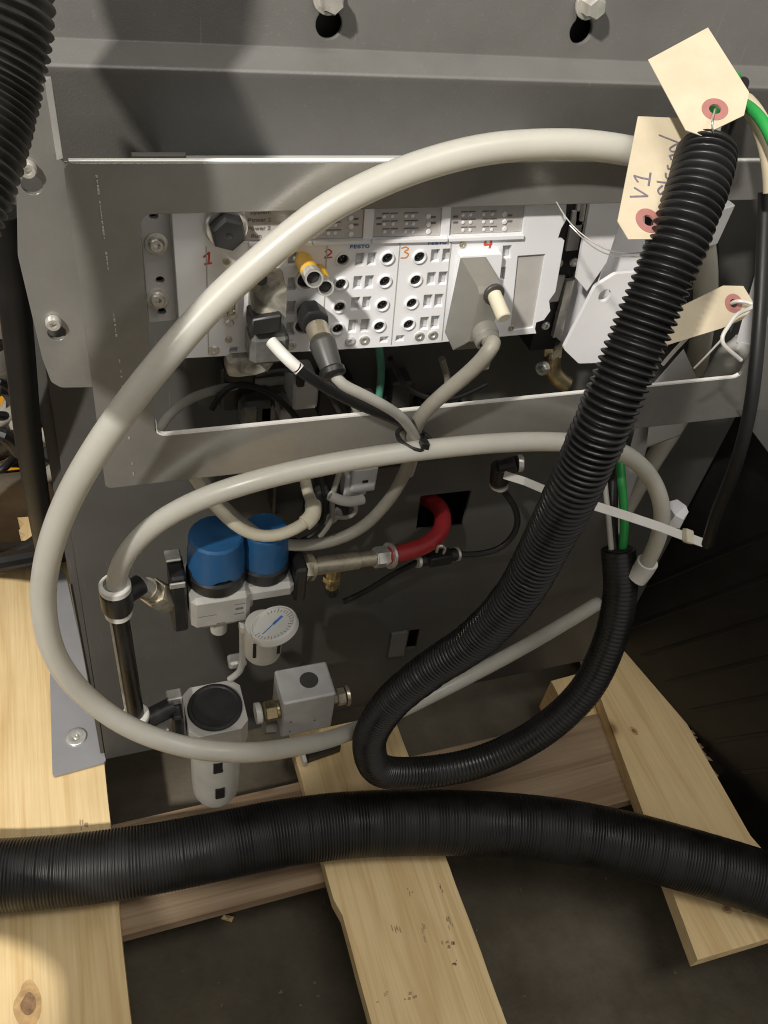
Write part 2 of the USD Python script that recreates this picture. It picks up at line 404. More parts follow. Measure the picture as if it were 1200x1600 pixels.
part(pallet, 'board', board(-0.36, -0.0365, -0.62, 0.42, -0.020, 0.0, seed=1), 'pine', 'wide pale board with a dark knot, under the foot plate')
part(pallet, 'board', board(0.174, 0.299, -0.62, 0.085, -0.020, 0.0, seed=2, notch=(-0.11, 0.2, 0.004)), 'pine', 'board running out from under the middle of the machine, smudged with dark marks')
a, b_, c_, d_ = G(985, 975, 0), G(1200, 1360, 0), G(1215, 1462, 0), G(1090, 1500, 0); e_ = G(905, 1000, 0)
part(pallet, 'board', level(Polygon([tuple(q[:2]) for q in (e_, a, G(1172, 1305, 0), G(1290, 1440, 0), d_)]), -0.020, 0.020), 'pine', 'angled board ending in a square cut beside the black case')
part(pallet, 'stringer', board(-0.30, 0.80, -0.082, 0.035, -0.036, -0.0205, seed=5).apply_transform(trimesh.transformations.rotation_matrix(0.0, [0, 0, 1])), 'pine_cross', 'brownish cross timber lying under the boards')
blk = PG([(862, 1062), (925, 1045), (1010, 1120), (935, 1200)], -0.02)
part(pallet, 'block', level(blk, -0.085, 0.062), 'pine', 'short block with a rough notched corner')
spl = []
for k in range(22):
    f_ = k / 21; u, v = 1052 + f_ * 52, 1092 + f_ * 92
    p0 = G(u - 4, v, rng.uniform(-.012, -.002)); p1 = p0 + np.array([rng.uniform(.010, .030), rng.uniform(-.012, .010), rng.uniform(-.004, .004)])
    sd = unit(np.cross(p1 - p0, UPZ)) * rng.uniform(.0012, .0030); th = UPZ * rng.uniform(.0008, .0022)
    spl.append(hull([p0 + sd + th, p0 - sd + th, p0 + sd - th, p0 - sd - th, p1 + sd * .15, p1 - sd * .2, (p0 + p1) / 2 + sd * 1.1 + th, (p0 + p1) / 2 - sd * .9 - th]))
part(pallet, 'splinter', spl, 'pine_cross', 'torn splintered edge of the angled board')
for (u, v, a_, b2, m_, nm_) in ((45, 1568, .0085, .011, 'knot_wood', 'knot'), (130, 1290, .004, .006, 'wood_smudge', 'smudge'), (640, 1393, .0022, .0030, 'wood_smudge', 'smudge'), (690, 1388, .0028, .0045, 'wood_smudge', 'smudge'), (700, 1440, .0030, .0060, 'wood_smudge', 'smudge'), (705, 1470, .0065, .0040, 'wood_smudge', 'smudge'),
                              (640, 1560, .0075, .0028, 'wood_smudge', 'smudge'), (600, 1553, .006, .0022, 'wood_smudge', 'smudge'), (620, 1450, .0026, .0075, 'wood_smudge', 'smudge'), (660, 1453, .003, .007, 'wood_smudge', 'smudge'), (712, 1505, .004, .002, 'wood_smudge', 'smudge'), (990, 1142, .0030, .0045, 'knot_wood', 'knot'), (1135, 1420, .004, .003, 'knot_wood', 'knot')):
    g_ = G(u, v, 0.0); q_ = np.linspace(0, 2 * np.pi, 22, endpoint=False); rr_ = 1 + .45 * (meshkit.noise(np.stack([np.cos(q_) * 1.4 + u, np.sin(q_) * 1.4 + v, q_ * 0], 1)) - .5)
    if nm_ == 'smudge':
        sl_ = []
        for _ in range(5):
            c_ = g_ + np.array([rng.normal() * a_ * .7, rng.normal() * b2 * .7, 0]); w_, l_ = a_ * rng.uniform(.14, .38), b2 * rng.uniform(.25, .6)
            sl_.append(level(Polygon([(c_[0] - w_, c_[1] - l_ * .6), (c_[0] + w_ * .6, c_[1] - l_), (c_[0] + w_, c_[1] + l_ * .5), (c_[0] - w_ * .3, c_[1] + l_)]), -.0004, .0006))
        part(pallet, nm_, sl_, m_); continue
    rim_ = Polygon([(g_[0] + a_ * 1.45 * r_ * math.cos(x_), g_[1] + b2 * 1.7 * r_ * math.sin(x_)) for x_, r_ in zip(q_, rr_)])
    part(pallet, 'knot_rim', level(rim_, -.0004, .0005), 'knot_rim')
    part(pallet, nm_, level(Polygon([(g_[0] + a_ * .8 * r_ * math.cos(x_), g_[1] + b2 * .8 * r_ * math.sin(x_)) for x_, r_ in zip(q_, rr_)]), -.0004, .0008), m_)
nails = [cyl(G(u, v, 0.0), G(u, v, 0.0) + [0, 0, 0.0012], 0.0032, 12) for u, v in ((1162, 1421),)]
for n_ in nails: part(pallet, 'nail', n_, 'hole_black')
solo('wood_offcut', level(PG([(28, 812), (100, 806), (96, 846), (36, 848), (40, 838), (30, 832), (38, 822)], 0.02), 0.004, 0.02), 'pine', 'pale ragged wood offcut beyond the black bar', 'offcut')
p0, p1 = G(-60, 872, 0.02), G(118, 858, 0.02)
solo('flat_bar', obox((p0 + p1) / 2, (p1 - p0) / 2, np.array([0, .012, 0]), np.array([0, 0, .012]), .001), 'black_plastic', 'black flat bar lying across the pallet behind the white tube', 'bar')
solo('wood_chip', hull([G(345, 1436, -.12), G(366, 1432, -.118), G(362, 1441, -.124), G(350, 1429, -.115), G(356, 1436, -.112)]), 'pine', 'tiny pale wood chip on the floor between the boards', 'wood chip')

# ================================================================== MACHINE CABINET
cab = thing('machine_cabinet', 'dark grey powder coated sheet metal machine cabinet with keyhole slots', 'cabinet', (0.3, 0.1, 0))
YU, YL = 0.060, 0.040            # upper face, lower face of the folded front
z_up, z_ed = W(600, 80, YU)[2], W(600, 120, YL)[2]
YLB = YL + 0.036
pl = [(YU, 1.30), (YU, z_up), (YL + .001, z_ed + .0012), (YL, z_ed), (YL + .0006, z_ed - .003), (YLB, 0.640)]
t_ = 0.0025
pp_ = Polygon(pl + [(YLB + t_, 0.640), (YL + t_, z_ed - 0.004), (YU + t_, z_up - 0.0035), (YU + t_, 1.30)])
m = trimesh.creation.extrude_polygon(pp_, 1.25, engine='earcut'); v = m.vertices
m.vertices = np.stack([v[:, 2] - 0.30, v[:, 0], v[:, 1]], 1)
man = m3.Manifold(m3.Mesh(np.asarray(m.vertices, np.float32), np.asarray(m.faces, np.uint32)))
if man.volume() < 0: m.invert(); man = m3.Manifold(m3.Mesh(np.asarray(m.vertices, np.float32), np.asarray(m.faces, np.uint32)))
BOLTS = []
for (uc, vc, ut, vt) in ((514, 38, 512, -6), (908, 48, 918, 4)):
    c0, c1 = W(uc, vc, YU), W(ut, vt, YU); r0 = 0.0072
    keyh = unary_union([Point(c0[0], c0[2]).buffer(r0), Polygon([(c0[0] - r0 * .72, c0[2]), (c0[0] + r0 * .72, c0[2]), (c1[0] + r0 * .62, c1[2]), (c1[0] - r0 * .62, c1[2])]), Point(c1[0], c1[2]).buffer(r0 * .62)])
    cut = upright(keyh, YU - 0.02, 0.05)
    man = man - m3.Manifold(m3.Mesh(np.asarray(cut.vertices, np.float32), np.asarray(cut.faces, np.uint32)))
    BOLTS.append((c1, keyh))
part(cab, 'front_sheet', man, 'cabinet_paint', 'folded upper front sheet with a ledge and two keyhole slots', smooth=20)
for c1, keyh in BOLTS:
    o = np.array([c1[0], YU - 0.0005, c1[2]])
    part(cab, 'bolt', [hexbolt(o, TO_US, 0.0062, 0.0120), cyl(o + [0, .03, 0], o, 0.004, 12)], 'zinc')
    part(cab, 'slot_rim', upright(keyh.buffer(0.0012).difference(keyh.buffer(0.00015)), YU + 0.0004, 0.0018), 'bare_lit_edge')
part(cab, 'inner_sheet', cbox(-0.29, 0.94, YU + 0.020, YU + 0.023, 0.655, 1.30), 'panel_paint')
# rear mounting panel with a square cut-out, and the strip of post beside it
xl0, xl1 = -0.0335, 0.66
zb = W(165, 1187, 0.1)[2] + 0.001
rear = Polygon([(xl0, zb), (0.61, zb), (0.61, 0.80), (-0.022, 0.80)])
win = rounded(PX([(657, 775), (737, 766), (722, 822), (650, 828)], 0.1), 0.002)
slots = PX([(640, 985), (656, 983), (650, 1012), (634, 1014)], 0.1)
part(cab, 'rear_panel', upright(rear.difference(win).difference(slots), 0.1, 0.003), 'panel_paint', 'dark rear panel carrying the air fittings, with a square cut-out')
part(cab, 'panel_tab', upright(PX([(612, 990), (637, 986), (630, 1023), (606, 1026)], 0.098), 0.0965, 0.0033), 'cabinet_paint')
part(cab, 'dark_backing', cbox(-0.02, 0.60, 0.16, 0.165, 0.02, 0.80), 'hole_black')  # black sheet that makes the cut-out read dark
part(cab, 'corner_post', upright(Polygon([(-0.0385, 0.012), (xl0 - .001, 0.012), (-0.024, 0.62), (-0.034, 0.62)]), 0.104, 0.02), 'panel_paint')
part(cab, 'post_edge', cbox(-0.0372, -0.0362, 0.1020, 0.1035, 0.12, 0.30), 'cabinet_paint')
part(cab, 'top_tab', upright(PX([(206, 243), (291, 243), (291, 262), (206, 262)], 0.012), 0.012, 0.004), 'cabinet_paint')
# side bracket with two slots and bolts
sb_y = 0.006
sb = Polygon([(q[0], q[2]) for q in (W(20, 60, sb_y), W(68, 124, sb_y), W(83, 128, sb_y), W(99, 252, sb_y), W(190, 260, sb_y), W(190, 604, sb_y), W(96, 606, sb_y), W(80, 597, sb_y), W(66, 560, sb_y), W(28, 400, sb_y))])
keys = []
for (u, v, ub, vb) in ((50, 289, 43, 262), (89, 520, 83, 502)):
    c0, c1 = W(u, v, sb_y), W(ub, vb, sb_y)
    keys.append((c1, unary_union([Point(c0[0], c0[2]).buffer(0.0048), Polygon([(c0[0] - .003, c0[2]), (c0[0] + .003, c0[2]), (c1[0] + .003, c1[2]), (c1[0] - .003, c1[2])]), Point(c1[0], c1[2]).buffer(.003)])))
part(cab, 'side_bracket', upright(rounded(sb, .004).difference(unary_union([k[1] for k in keys])), sb_y, 0.003), 'frame_paint', 'upright bracket at the edge of the frame with two slotted holes')
for c1, k in keys:
    o = np.array([c1[0], sb_y - 0.0003, c1[2]])
    part(cab, 'bracket_bolt', [screw(o, TO_US, 0.0042, 0.004), cyl(o + [0, .02, 0], o, 0.0025, 12)], 'zinc')
    part(cab, 'slot_rim', upright(k.buffer(0.0008).difference(k.buffer(0.0001)), sb_y + 0.0004, 0.0022), 'bare_lit_edge')
e0, e1 = W(74, 126, 0.0), W(93, 250, 0.0)
part(cab, 'bright_edge', hull([e0 + [-.0012, 0, 0], e0 + [.0016, 0.002, .0006], e0 + [-.0012, .005, 0], e0 + [.0016, .005, 0], e1 + [-.0012, 0, 0], e1 + [.0016, 0.002, 0], e1 + [-.0012, .005, 0], e1 + [.0016, .005, 0]]), 'bare_lit_edge', 'bare edge of the side bracket, its lit white put into the colour')  # lit edge done as a white strip
# foot plate on the pallet
fp = rounded(PG([(84, 880), (103, 898), (166, 1190), (82, 1213), (78, 1060)], 0.006), 0.003)
sc = G(119, 1151, 0.007)
foot = part(cab, 'foot_plate', level(fp, 0.0015, 0.0045), 'foot_paint', 'pale grey foot plate screwed to the wide board')
part(foot, 'washer', lathe(sc, UPZ, [(-0.001, .0112), (0.0008, .0112), (0.0016, .0100), (0.0016, 0.005), (0.0006, .0035)], 28), 'steel')
part(foot, 'screw', screw(sc + [0, 0, .0002], UPZ, .0030, .0022), 'zinc')

# ================================================================== FRONT FRAME
frame = thing('front_frame', 'grey sheet metal frame with a wide rounded opening in front of the white module', 'frame', (0.25, 0, 0.6))
fx0, fx1 = 0.0022, 0.560
outer = Polygon([(fx0, 0.503), (fx0, 0.7125), (fx1, 0.7125), (fx1, 0.520), (fx1 - .03, 0.503)])
hole = Polygon([(0.0352, 0.5418), (0.0352, 0.686), (0.476, 0.688), (0.476, 0.5445), (0.470, 0.5435)])
hole = rounded(Polygon([(0.0352, 0.5418), (0.0352, 0.6865), (0.476, 0.6885), (0.476, 0.5440)]), 0.006)
fr = rounded(outer, 0.004).difference(hole)
part(frame, 'face_plate', upright(fr, 0.0, 0.003), 'frame_paint', smooth=20)
part(frame, 'left_flange', hull([(fx0 + .0004, 0.0034, .505), (fx0 + .0004, 0.0034, .69), (fx0 + .0018, .0034, .505), (fx0 + .0018, .0034, .69), (fx0 + .0004, .018, .505), (fx0 + .0018, .018, .505), (fx0 + .0004, .018, .69), (fx0 + .0018, .018, .69)]), 'frame_paint')
lip = rounded(outer, 0.004)
# cut bare edges; the light they catch is put into the pale colour
part(frame, 'top_edge', cbox(0.0045, 0.555, 0.0003, 0.0030, 0.7124, 0.7138, 0.0004), 'bare_lit_edge', 'cut top edge of the frame, lit brightness put into its colour')
part(frame, 'opening_edge', upright(hole.buffer(0.0).difference(hole.buffer(-0.0011)).intersection(sbox(0.036, 0.53, 0.474, 0.5535)), 0.0002, 0.0026), 'bare_lit_edge', 'cut lower edge of the opening, lit brightness put into its colour')
sc_pts = [W(150 + (210 - 150) * k / 14 , 268 + (752 - 268) * k / 14, -0.0002) for k in range(15)]
scr = []
for k in range(60):
    s = k / 60 * 13.9; i = int(s); p = sc_pts[i] + (sc_pts[i + 1] - sc_pts[i]) * (s - i)
    if rng.random() < 0.62: scr.append(obox(p, np.array([.0005 * rng.uniform(.4, 1.1), 0, 0]), np.array([0, .00012, 0]), np.array([0, 0, .0011 * rng.uniform(.4, 1.3)]), .00002))
part(frame, 'scribe_mark', scr, 'zinc', 'broken line of pale scribe marks down the frame')

# ================================================================== WHITE I/O MODULE
YC = 0.009
ctl = thing('control_module', 'white control module block with rows of round sockets and red handwritten numbers', 'control module', W(560, 540, YC))
out = PX([(266, 300), (886, 292), (884, 345), (877, 357), (872, 372), (882, 376), (868, 456), (858, 470), (860, 486), (850, 500), (838, 504), (836, 514), (838, 521), (622, 541), (284, 560)], YC)
sq = []


def square(u, v, w=13.5, h=20):
    sq.append(PX([(u - w / 2 + 1, v - h / 2), (u + w / 2 + 1, v - h / 2 - .8), (u + w / 2 - 1, v + h / 2 - .8), (u - w / 2 - 1, v + h / 2)], YC))


for u, v in ((562, 406), (581, 405), (559, 442), (577, 441), (555, 475), (573, 474), (551, 510), (570, 509), (680, 400), (698, 399), (674, 436), (692, 435), (668.5, 471), (685.5, 470), (663, 506), (680, 504),
             (792, 394), (783, 428), (457, 405), (456, 444), (454.5, 481), (453.5, 514)): square(u, v)
for u, v in ((600, 531), (625, 529), (365, 547), (395, 549), (810, 509)): square(u, v, 13, 9)
sock = [(535, 405), (532, 443), (530, 479), (527, 513), (605, 403), (601, 439), (597, 476), (592, 509), (655, 401), (649, 437), (643, 473), (638, 506)]
m12 = [(478, 437), (474, 508)]
holes = [Point(W(u, v, YC)[0], W(u, v, YC)[2]).buffer(0.0040) for u, v in sock] + [Point(W(u, v, YC)[0], W(u, v, YC)[2]).buffer(0.0062) for u, v in m12]
inset = PX([(809, 400), (852, 397), (833, 512), (797, 517)], YC)
dsub = PX([(350, 437), (372, 436), (370, 494), (348, 496)], YC)
legends = [PX(q, YC) for q in ([(383, 318), (478, 318), (472, 377), (382, 378)], [(492, 318), (571, 317), (567, 373), (486, 376)], [(586, 318), (692, 316), (689, 370), (582, 372)], [(706, 316), (822, 314), (816, 364), (702, 368)])]
part(ctl, 'front_plate', upright(out.difference(unary_union(sq + holes + [inset, dsub] + legends)), YC, 0.0032), 'white_plastic', smooth=20)
inner = out.buffer(-0.002)
part(ctl, 'housing', upright(inner, YC + 0.0034, 0.045), 'light_grey_plastic')
part(ctl, 'blank_label', upright(inset.buffer(-.0002), YC + 0.0014, 0.0015), 'legend_film')
# ridge under the legend panels, and module seams
for q in ([(388, 377), (486, 376), (486, 381), (388, 382)], [(488, 376), (577, 373), (577, 378), (488, 381)], [(580, 373), (698, 370), (697, 375), (580, 378)], [(700, 370), (817, 365), (816, 371), (700, 375)]):
    part(ctl, 'ridge', upright(PX(q, YC), YC - 0.0022, 0.0020), 'white_plastic')
for u0, v0, u1, v1 in ((322, 385, 326, 553), (511, 382, 503, 545), (625, 379, 611, 538), (705, 377, 690, 532)):
    p0, p1 = W(u0, v0, YC), W(u1, v1, YC)
    part(ctl, 'seam', obox((p0 + p1) / 2 - [0, .00005, 0], (p1 - p0) / 2, np.array([.00035, 0, 0]), np.array([0, .0002, 0]), .00002), 'light_grey_plastic')
for L in legends:
    part(ctl, 'legend_panel', upright(L.buffer(-.0003), YC + 0.0012, 0.0016), 'legend_film')
leds, prt = [], []
for (cu, rows) in ((669, ((337, 350, 361))), (788, ((334, 346, 357))), (548, ((340, 353, 365)))):
    for v in rows: leds.append(cyl(W(cu, v, YC + .0012), W(cu, v, YC + .0012) + TO_US * .0009, .0016, 12))
for u0, du in ((600, 0), (613, 0), (634, 0), (645, 0), (723, 0), (735, 0), (756, 0), (768, 0), (512, 0), (524, 0)):
    for v in (338, 350, 362):
        vv = v - (u0 - 600) * 0.022
        p = W(u0 + rng.uniform(-1, 1), vv, YC + .0012)
        leds.append(cyl(p, p + TO_US * .0006, .0011, 10))
        p = W(u0 + 3, vv - 4.5, YC + .0011); prt.append(cbox(p[0] - .0022, p[0] + .0022, p[1] - .0001, p[1] + .0002, p[2] - .0003, p[2] + .0003, .00002))
for u in (592, 700 + 12, 677, 797, 556):
    for v in (341, 350):
        p = W(u, v - (u - 600) * .022, YC + .0011); prt.append(cbox(p[0] - .0015, p[0] + .0015, p[1] - .0001, p[1] + .0002, p[2] - .0006, p[2] + .0006, .00002))
for txt, u, v in (('Power 1', 387, 347), ('Power 2', 386, 360), ('Run', 392, 372), ('System', 390, 335)):
    tm = meshkit.text_mesh(txt, 0.0022, 0.0002); vv = tm.vertices; o = W(u, v, YC + .0011)
    tm.vertices = np.stack([o[0] + vv[:, 0] * 1.1, o[1] - vv[:, 2], o[2] + vv[:, 1]], 1); prt.append(tm)
part(ctl, 'indicator_light', leds, 'white_plastic')
part(ctl, 'printed_legend', prt, 'print_grey')


def socket(u, v, r=0.0040):
    o = W(u, v, YC)
    s = part(ctl, 'socket', lathe(o + [0, .0030, 0], TO_US, [(0, r * .80), (0, r * 1.13), (.0034, r * 1.13), (.0042, r * 1.05), (.0042, r * .86), (.0006, r * .82)], 24), 'white_plastic')
    a = [lathe(o + [0, .0034, 0], TO_US, [(0, r * .85), (.0022, r * .84), (.0030, r * .78), (.0030, r * .6), (.0012, r * .56)], 20)]
    part(s, 'insert', a, 'black_plastic')
    pins = []
    for q in range(3):
        an = q * 2.1 + .5; pc = o + [math.cos(an) * r * .32, 0.0034, math.sin(an) * r * .32]
        pins.append(cyl(pc, pc + TO_US * .0020, r * .09, 8))
    part(s, 'pin', pins, 'nickel_brass')


for u, v in sock: socket(u, v)
for u, v in m12: socket(u, v, 0.0062)
for u, v, mm in ((547, 533, 'light_grey_plastic'), (569, 531, 'steel'), (655, 525, 'steel'), (676, 523, 'steel'), (334, 547, 'steel'), (455, 539, 'zinc')):
    part(ctl, 'screw', screw(W(u, v, YC - .00005), TO_US, .0033, .0012), mm)
for u, v in ((357, 531), (354, 408), (723, 382), (799, 512)):
    part(ctl, 'thread_insert', screw(W(u, v, YC - .00005), TO_US, .0022, .0008), 'nickel_brass')
# D-sub socket
o = W(360, 466, YC)
ds = part(ctl, 'pin_socket', upright(rounded(dsub.buffer(-.0004), .002).difference(rounded(dsub.buffer(-.0016), .002)), YC - .004, .0074), 'steel')
part(ds, 'insert', upright(rounded(dsub.buffer(-.0018), .002), YC - .0006, .0036), 'cream_cable')
pn = []
for k in range(5):
    for j in (0, 1):
        if j and k == 4: continue
        p = W(356 + j * 8, 446 + k * 10.5 + j * 5, YC); pn.append(cyl(p, p + TO_US * .003, .0007, 8))
part(ds, 'pin', pn, 'nickel_brass')
part(ctl, 'standoff', lathe(W(357, 499, YC), TO_US, [(0, .0028), (.004, .0028), (.0048, .002)], 6), 'steel')
# blanking cap
o = W(352, 352, YC)
cap = part(ctl, 'cap_seat', ring(o, TO_US, .0085, .0115, .004, 32), 'steel')
part(cap, 'blanking_cap', lathe(o + [0, -.001, 0], TO_US + [0, 0, 0], [(0, .0098), (.009, .0098), (.011, .0085), (.011, .002), (.0105, .001)], 6), 'black_plastic', smooth=20)
# end plate with screws
ep = rounded(PX([(217, 326), (264, 326), (276, 500), (233, 504)], 0.016), .001)
ehole = unary_union([Point(W(u, v, .016)[0], W(u, v, .016)[2]).buffer(.0024) for u, v in ((240, 337), (250, 438), (253, 487))])
endp = part(ctl, 'end_plate', upright(ep.difference(ehole), 0.016, 0.004), 'light_grey_plastic', 'grey end plate with two socket head screws')
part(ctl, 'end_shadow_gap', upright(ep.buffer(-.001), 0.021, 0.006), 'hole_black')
for u, v in ((244, 380), (246, 466)):
    sw = part(endp, 'washer', ring(W(u, v, .016), TO_US, .0028, .0062, .0012), 'zinc')
    part(endp, 'screw', screw(W(u, v, .0155), TO_US, .0042, .0036), 'steel')


def stroke(parent, name, paths, y, r, m, label=None):
    ms = []
    for p in paths:
        pts = np.array([W(u, v, y) for u, v in p]); pts = spline(pts, 0.0005) if len(pts) > 2 else pts
        s = skin(pts, np.full(len(pts), r), 6); s.vertices[:, 1] = y + (s.vertices[:, 1] - y) * 0.25; ms.append(s)
    return part(parent, name, ms, m, label)


stroke(ctl, 'number_mark', [[(318, 402), (327, 394)], [(327, 394), (326, 412)], [(319, 413), (331, 411)]], YC - .00012, .0006, 'red_ink', 'red handwritten number 1')
stroke(ctl, 'number_mark', [[(508, 394), (513, 390), (518, 394), (513, 399), (507, 403), (509, 403), (519, 402)]], YC - .00012, .0005, 'red_ink', 'red handwritten number 2')
stroke(ctl, 'number_mark', [[(627, 388), (634, 386), (638, 389), (632, 393), (638, 397), (635, 402), (626, 403)]], YC - .00012, .0005, 'orange_ink', 'orange handwritten number 3')
stroke(ctl, 'number_mark', [[(761, 374), (757, 382), (769, 381)], [(768, 374), (765, 388)], [(758, 381), (768, 383)]], YC - .00012, .0007, 'red_ink', 'red handwritten number 4')
for u, v in ((546, 388), (668, 382)):
    tm = meshkit.text_mesh('FESTO', 0.0020, 0.0003, True); vv = tm.vertices; o = W(u, v, YC - .00005)
    tm.vertices = np.stack([o[0] + vv[:, 0] * 1.35, o[1] - vv[:, 2], o[2] + vv[:, 1]], 1)
    part(ctl, 'maker_label', tm, 'blue_ink')
prt = []
for k, (u0, u1, v) in enumerate(((291, 305, 521), (293, 303, 526), (291, 304, 531))):
    p0, p1 = W(u0, v, YC), W(u1, v, YC); prt.append(obox((p0 + p1) / 2 - [0, .0001, 0], (p1 - p0) / 2, np.array([0, 0, .0004]), np.array([0, .0001, 0]), .00001))
part(ctl, 'printed_legend', prt, 'print_grey')

# ------------------------------------------------------------------ yellow connectors
for (u, v, du, dv, rr, lab) in ((474, 407, 17, 29, 14.0, 'yellow round cable connector with metal ring, upper of the pair'), (497, 424, 12, 26, 12.5, 'yellow round cable connector with metal ring, lower of the pair')):
    b0 = W(u, v, YC - .001); e0 = W(u + du, v + dv, YC - 0.034) if rr > 13 else W(u + du, v + dv, YC - .032)
    ax = unit(e0 - b0); L = np.linalg.norm(e0 - b0); r = 0.0050 if rr > 13 else .0046
    t = thing('yellow_connector', lab, 'connector', b0, None)
    part(t, 'sleeve', lathe(b0, ax, [(0, r * .95), (.002, r * 1.02), (L * .74, r), (L * .76, r * .9)], 28), 'yellow_plastic')
    part(t, 'ring', lathe(b0 + ax * L * .72, ax, [(0, r * .98), (.001, r * 1.05), (L * .25, r * 1.05), (L * .28, r * .98), (L * .28, r * .80), (L * .06, r * .76)], 28), 'steel')
    part(t, 'socket_insert', cyl(b0 + ax * L * .66, b0 + ax * L * .86, r * .76, 20), 'hole_black')

# ------------------------------------------------------------------ round black plug with grey cable
t = thing('round_plug', 'dark grey round plug with threaded metal collar on a pale grey cable', 'plug', W(490, 500, YC))
b0, b1, b2, b3 = W(484, 487, YC - .004), W(495, 512, -.014), W(502, 532, -.024), W(519, 580, -.040)
part(t, 'coupling_nut', lathe(b0, b1 - b0, [(0, .0078), (.004, .0090), (np.linalg.norm(b1 - b0) * .75, .0086), (np.linalg.norm(b1 - b0) * .8, .007)], 8), 'black_plastic')
part(t, 'collar', tube([b1, b2], .0066, 24, .003), 'nickel_brass')
part(t, 'barrel', lathe(b2, b3 - b2, [(0, .0068), (.002, .0078), (np.linalg.norm(b3 - b2) * .9, .0064), (np.linalg.norm(b3 - b2), .0056)], 28), 'dark_grey_plastic')
b4 = b3 + unit(b3 - b2) * .007
part(t, 'strain_ring', lathe(b3 - unit(b3 - b2) * .002, b3 - b2, [(0, .0065), (.001, .0076), (.0040, .0076), (.0052, .0065), (.006, .004)], 24), 'black_plastic')
part(t, 'cable', tube([b3, b4, W(545, 606, -.044), W(590, 628, -.040), W(625, 650, -.032), W(640, 668, -.024), W(652, 690, -.014), W(648, 712, .004), W(640, 740, .03)], .0033, 14), 'pale_grey_cable')

# ------------------------------------------------------------------ cloudy D-sub plug with black cable
t = thing('serial_plug', 'cloudy crumpled grey plastic plug on the module with black and white cable', 'plug', W(410, 470, YC))
o = W(410, 452, YC)


def lump(c, ex, ez, dep, seed, amp=.0025):
    m = trimesh.creation.icosphere(4); v = m.vertices.copy()
    s = np.sign(v) * np.abs(v) ** .45; s /= np.maximum(np.abs(s).max(1, keepdims=True), 1e-6) ** .6
    v = s * [ex, dep, ez] + c
    v += (meshkit.fbm(v * 160, 3, seed)[:, None] - .5) * amp * 2 * m.vertex_normals
    m.vertices = v; return m


def crumple(c, ex, dep, ez, seed, n=70):
    g = np.random.default_rng(seed); q = g.uniform(-1, 1, (n, 3)); q /= np.abs(q).max(1, keepdims=True); q *= g.uniform(.86, 1, (n, 1))
    return hull(np.array(c) + q * [ex, dep, ez])


part(t, 'hood', crumple(W(416, 460, YC - .010), .0098, .010, .0155, 3), 'cloudy_plastic', smooth=12)
part(t, 'lower_hood', cbox(*(lambda c: (c[0] - .0115, c[0] + .0115, YC - .020, YC - .001, c[2] - .0115, c[2] + .0085))(W(417, 531, YC - .010)), .003), 'smoky_plastic')
part(t, 'dark_insert', obox(W(412, 497, YC - .016), np.array([.0085, 0, .001]), np.array([0, .008, 0]), np.array([0, 0, .0055]), .001), 'black_plastic')
part(t, 'knurled_screw', cyl(W(404, 432, YC - .002), W(408, 436, YC - .022), .0035, 14), 'black_plastic')
cpts = [W(424, 534, -.014), W(444, 556, -.024), W(462, 573, -.030), W(500, 600, -.030), W(560, 632, -.028), W(605, 650, -.024), W(640, 668, -.018), W(658, 690, -.012), W(662, 696, -.008)]
cc = spline(cpts, .003); k = int(len(cc) * .16)
part(t, 'white_sleeve', tube([cc[0], cc[k // 2], cc[k]], .0036, 16, .002), 'zip_white')
part(t, 'cable', tube(list(cc[k - 1::4]) + [cc[-1]], .0034, 14), 'black_rubber')
t2 = thing('crumpled_bag', 'crumpled clear plastic scrap under the module edge', 'plastic scrap', W(390, 560, .03))
part(t2, 'film', crumple(W(390, 563, .010), .0150, .008, .0070, 12), 'cloudy_plastic', smooth=12)

# ------------------------------------------------------------------ grey angled connector with lever
hx = W(733, 400, YC); w2 = .0083
zt, zbt = W(742, 397, YC)[2], W(738, 500, YC)[2]
yf = YC - .036
t = thing('heavy_connector', 'big grey angled plug with a stub lever at number 4', 'connector', (hx[0], YC, zbt))
part(t, 'base_flange', upright(rounded(PX([(716, 393), (780, 390), (765, 521), (702, 525)], YC), .001), YC - .0055, .0054), 'white_plastic')
part(t, 'hood', hull([(hx[0] + sx * w2 * k, y, z) for sx in (-1, 1) for (k, y, z) in ((1.0, YC - .0055, zt + .001), (1.0, YC - .016, zt), (.93, yf + .003, zt - .002), (.85, yf, zt - .005), (1.0, YC - .0055, zbt - .004), (.95, yf + .002, zbt + .006), (.85, yf, zbt + .009), (.9, YC - .02, zbt - .008))]), 'grey_hood', smooth=20)
c0 = np.array([hx[0] + .002, yf, zt - .0055])
part(t, 'lever_socket', cyl(c0 + [0, .001, 0], c0 + [0, -.0015, 0], .0065), 'dark_grey_plastic')
part(t, 'lever', cyl(c0, c0 + np.array([.0015, -.016, -.0065]), .0043, 18), 'cream_cable')
g0 = np.array([hx[0] + .002, yf + .002, zt - .0310])
part(t, 'gland', [ring(g0, (0, -1, -.25), .0055, .0082, .007, 24), ring(g0 + [0, -.006, -.002], (0, -1, -.35), .0052, .0076, .004, 24)], 'grey_hood')
part(t, 'cable', tube([g0 + [0, 0, 0], g0 + [.0005, -.011, -.004], W(774, 530, -.046), W(762, 553, -.044), W(730, 585, -.038), W(690, 618, -.030), W(662, 645, -.022), W(648, 670, -.013), W(643, 700, -.003), W(632, 740, .012), W(605, 785, .02), W(560, 828, .025), W(500, 850, .028), W(430, 848, .03), (W(375, 815, .035)), W(330, 770, .04), W(305, 735, .045), W(285, 700, .05)], .0048, 16), 'grey_cable')
part(t, 'cable_clip', obox(W(757, 566, -.040), np.array([.002, 0, .0005]), np.array([0, .004, 0]), np.array([0, 0, .003]), .0005), 'grey_cable')
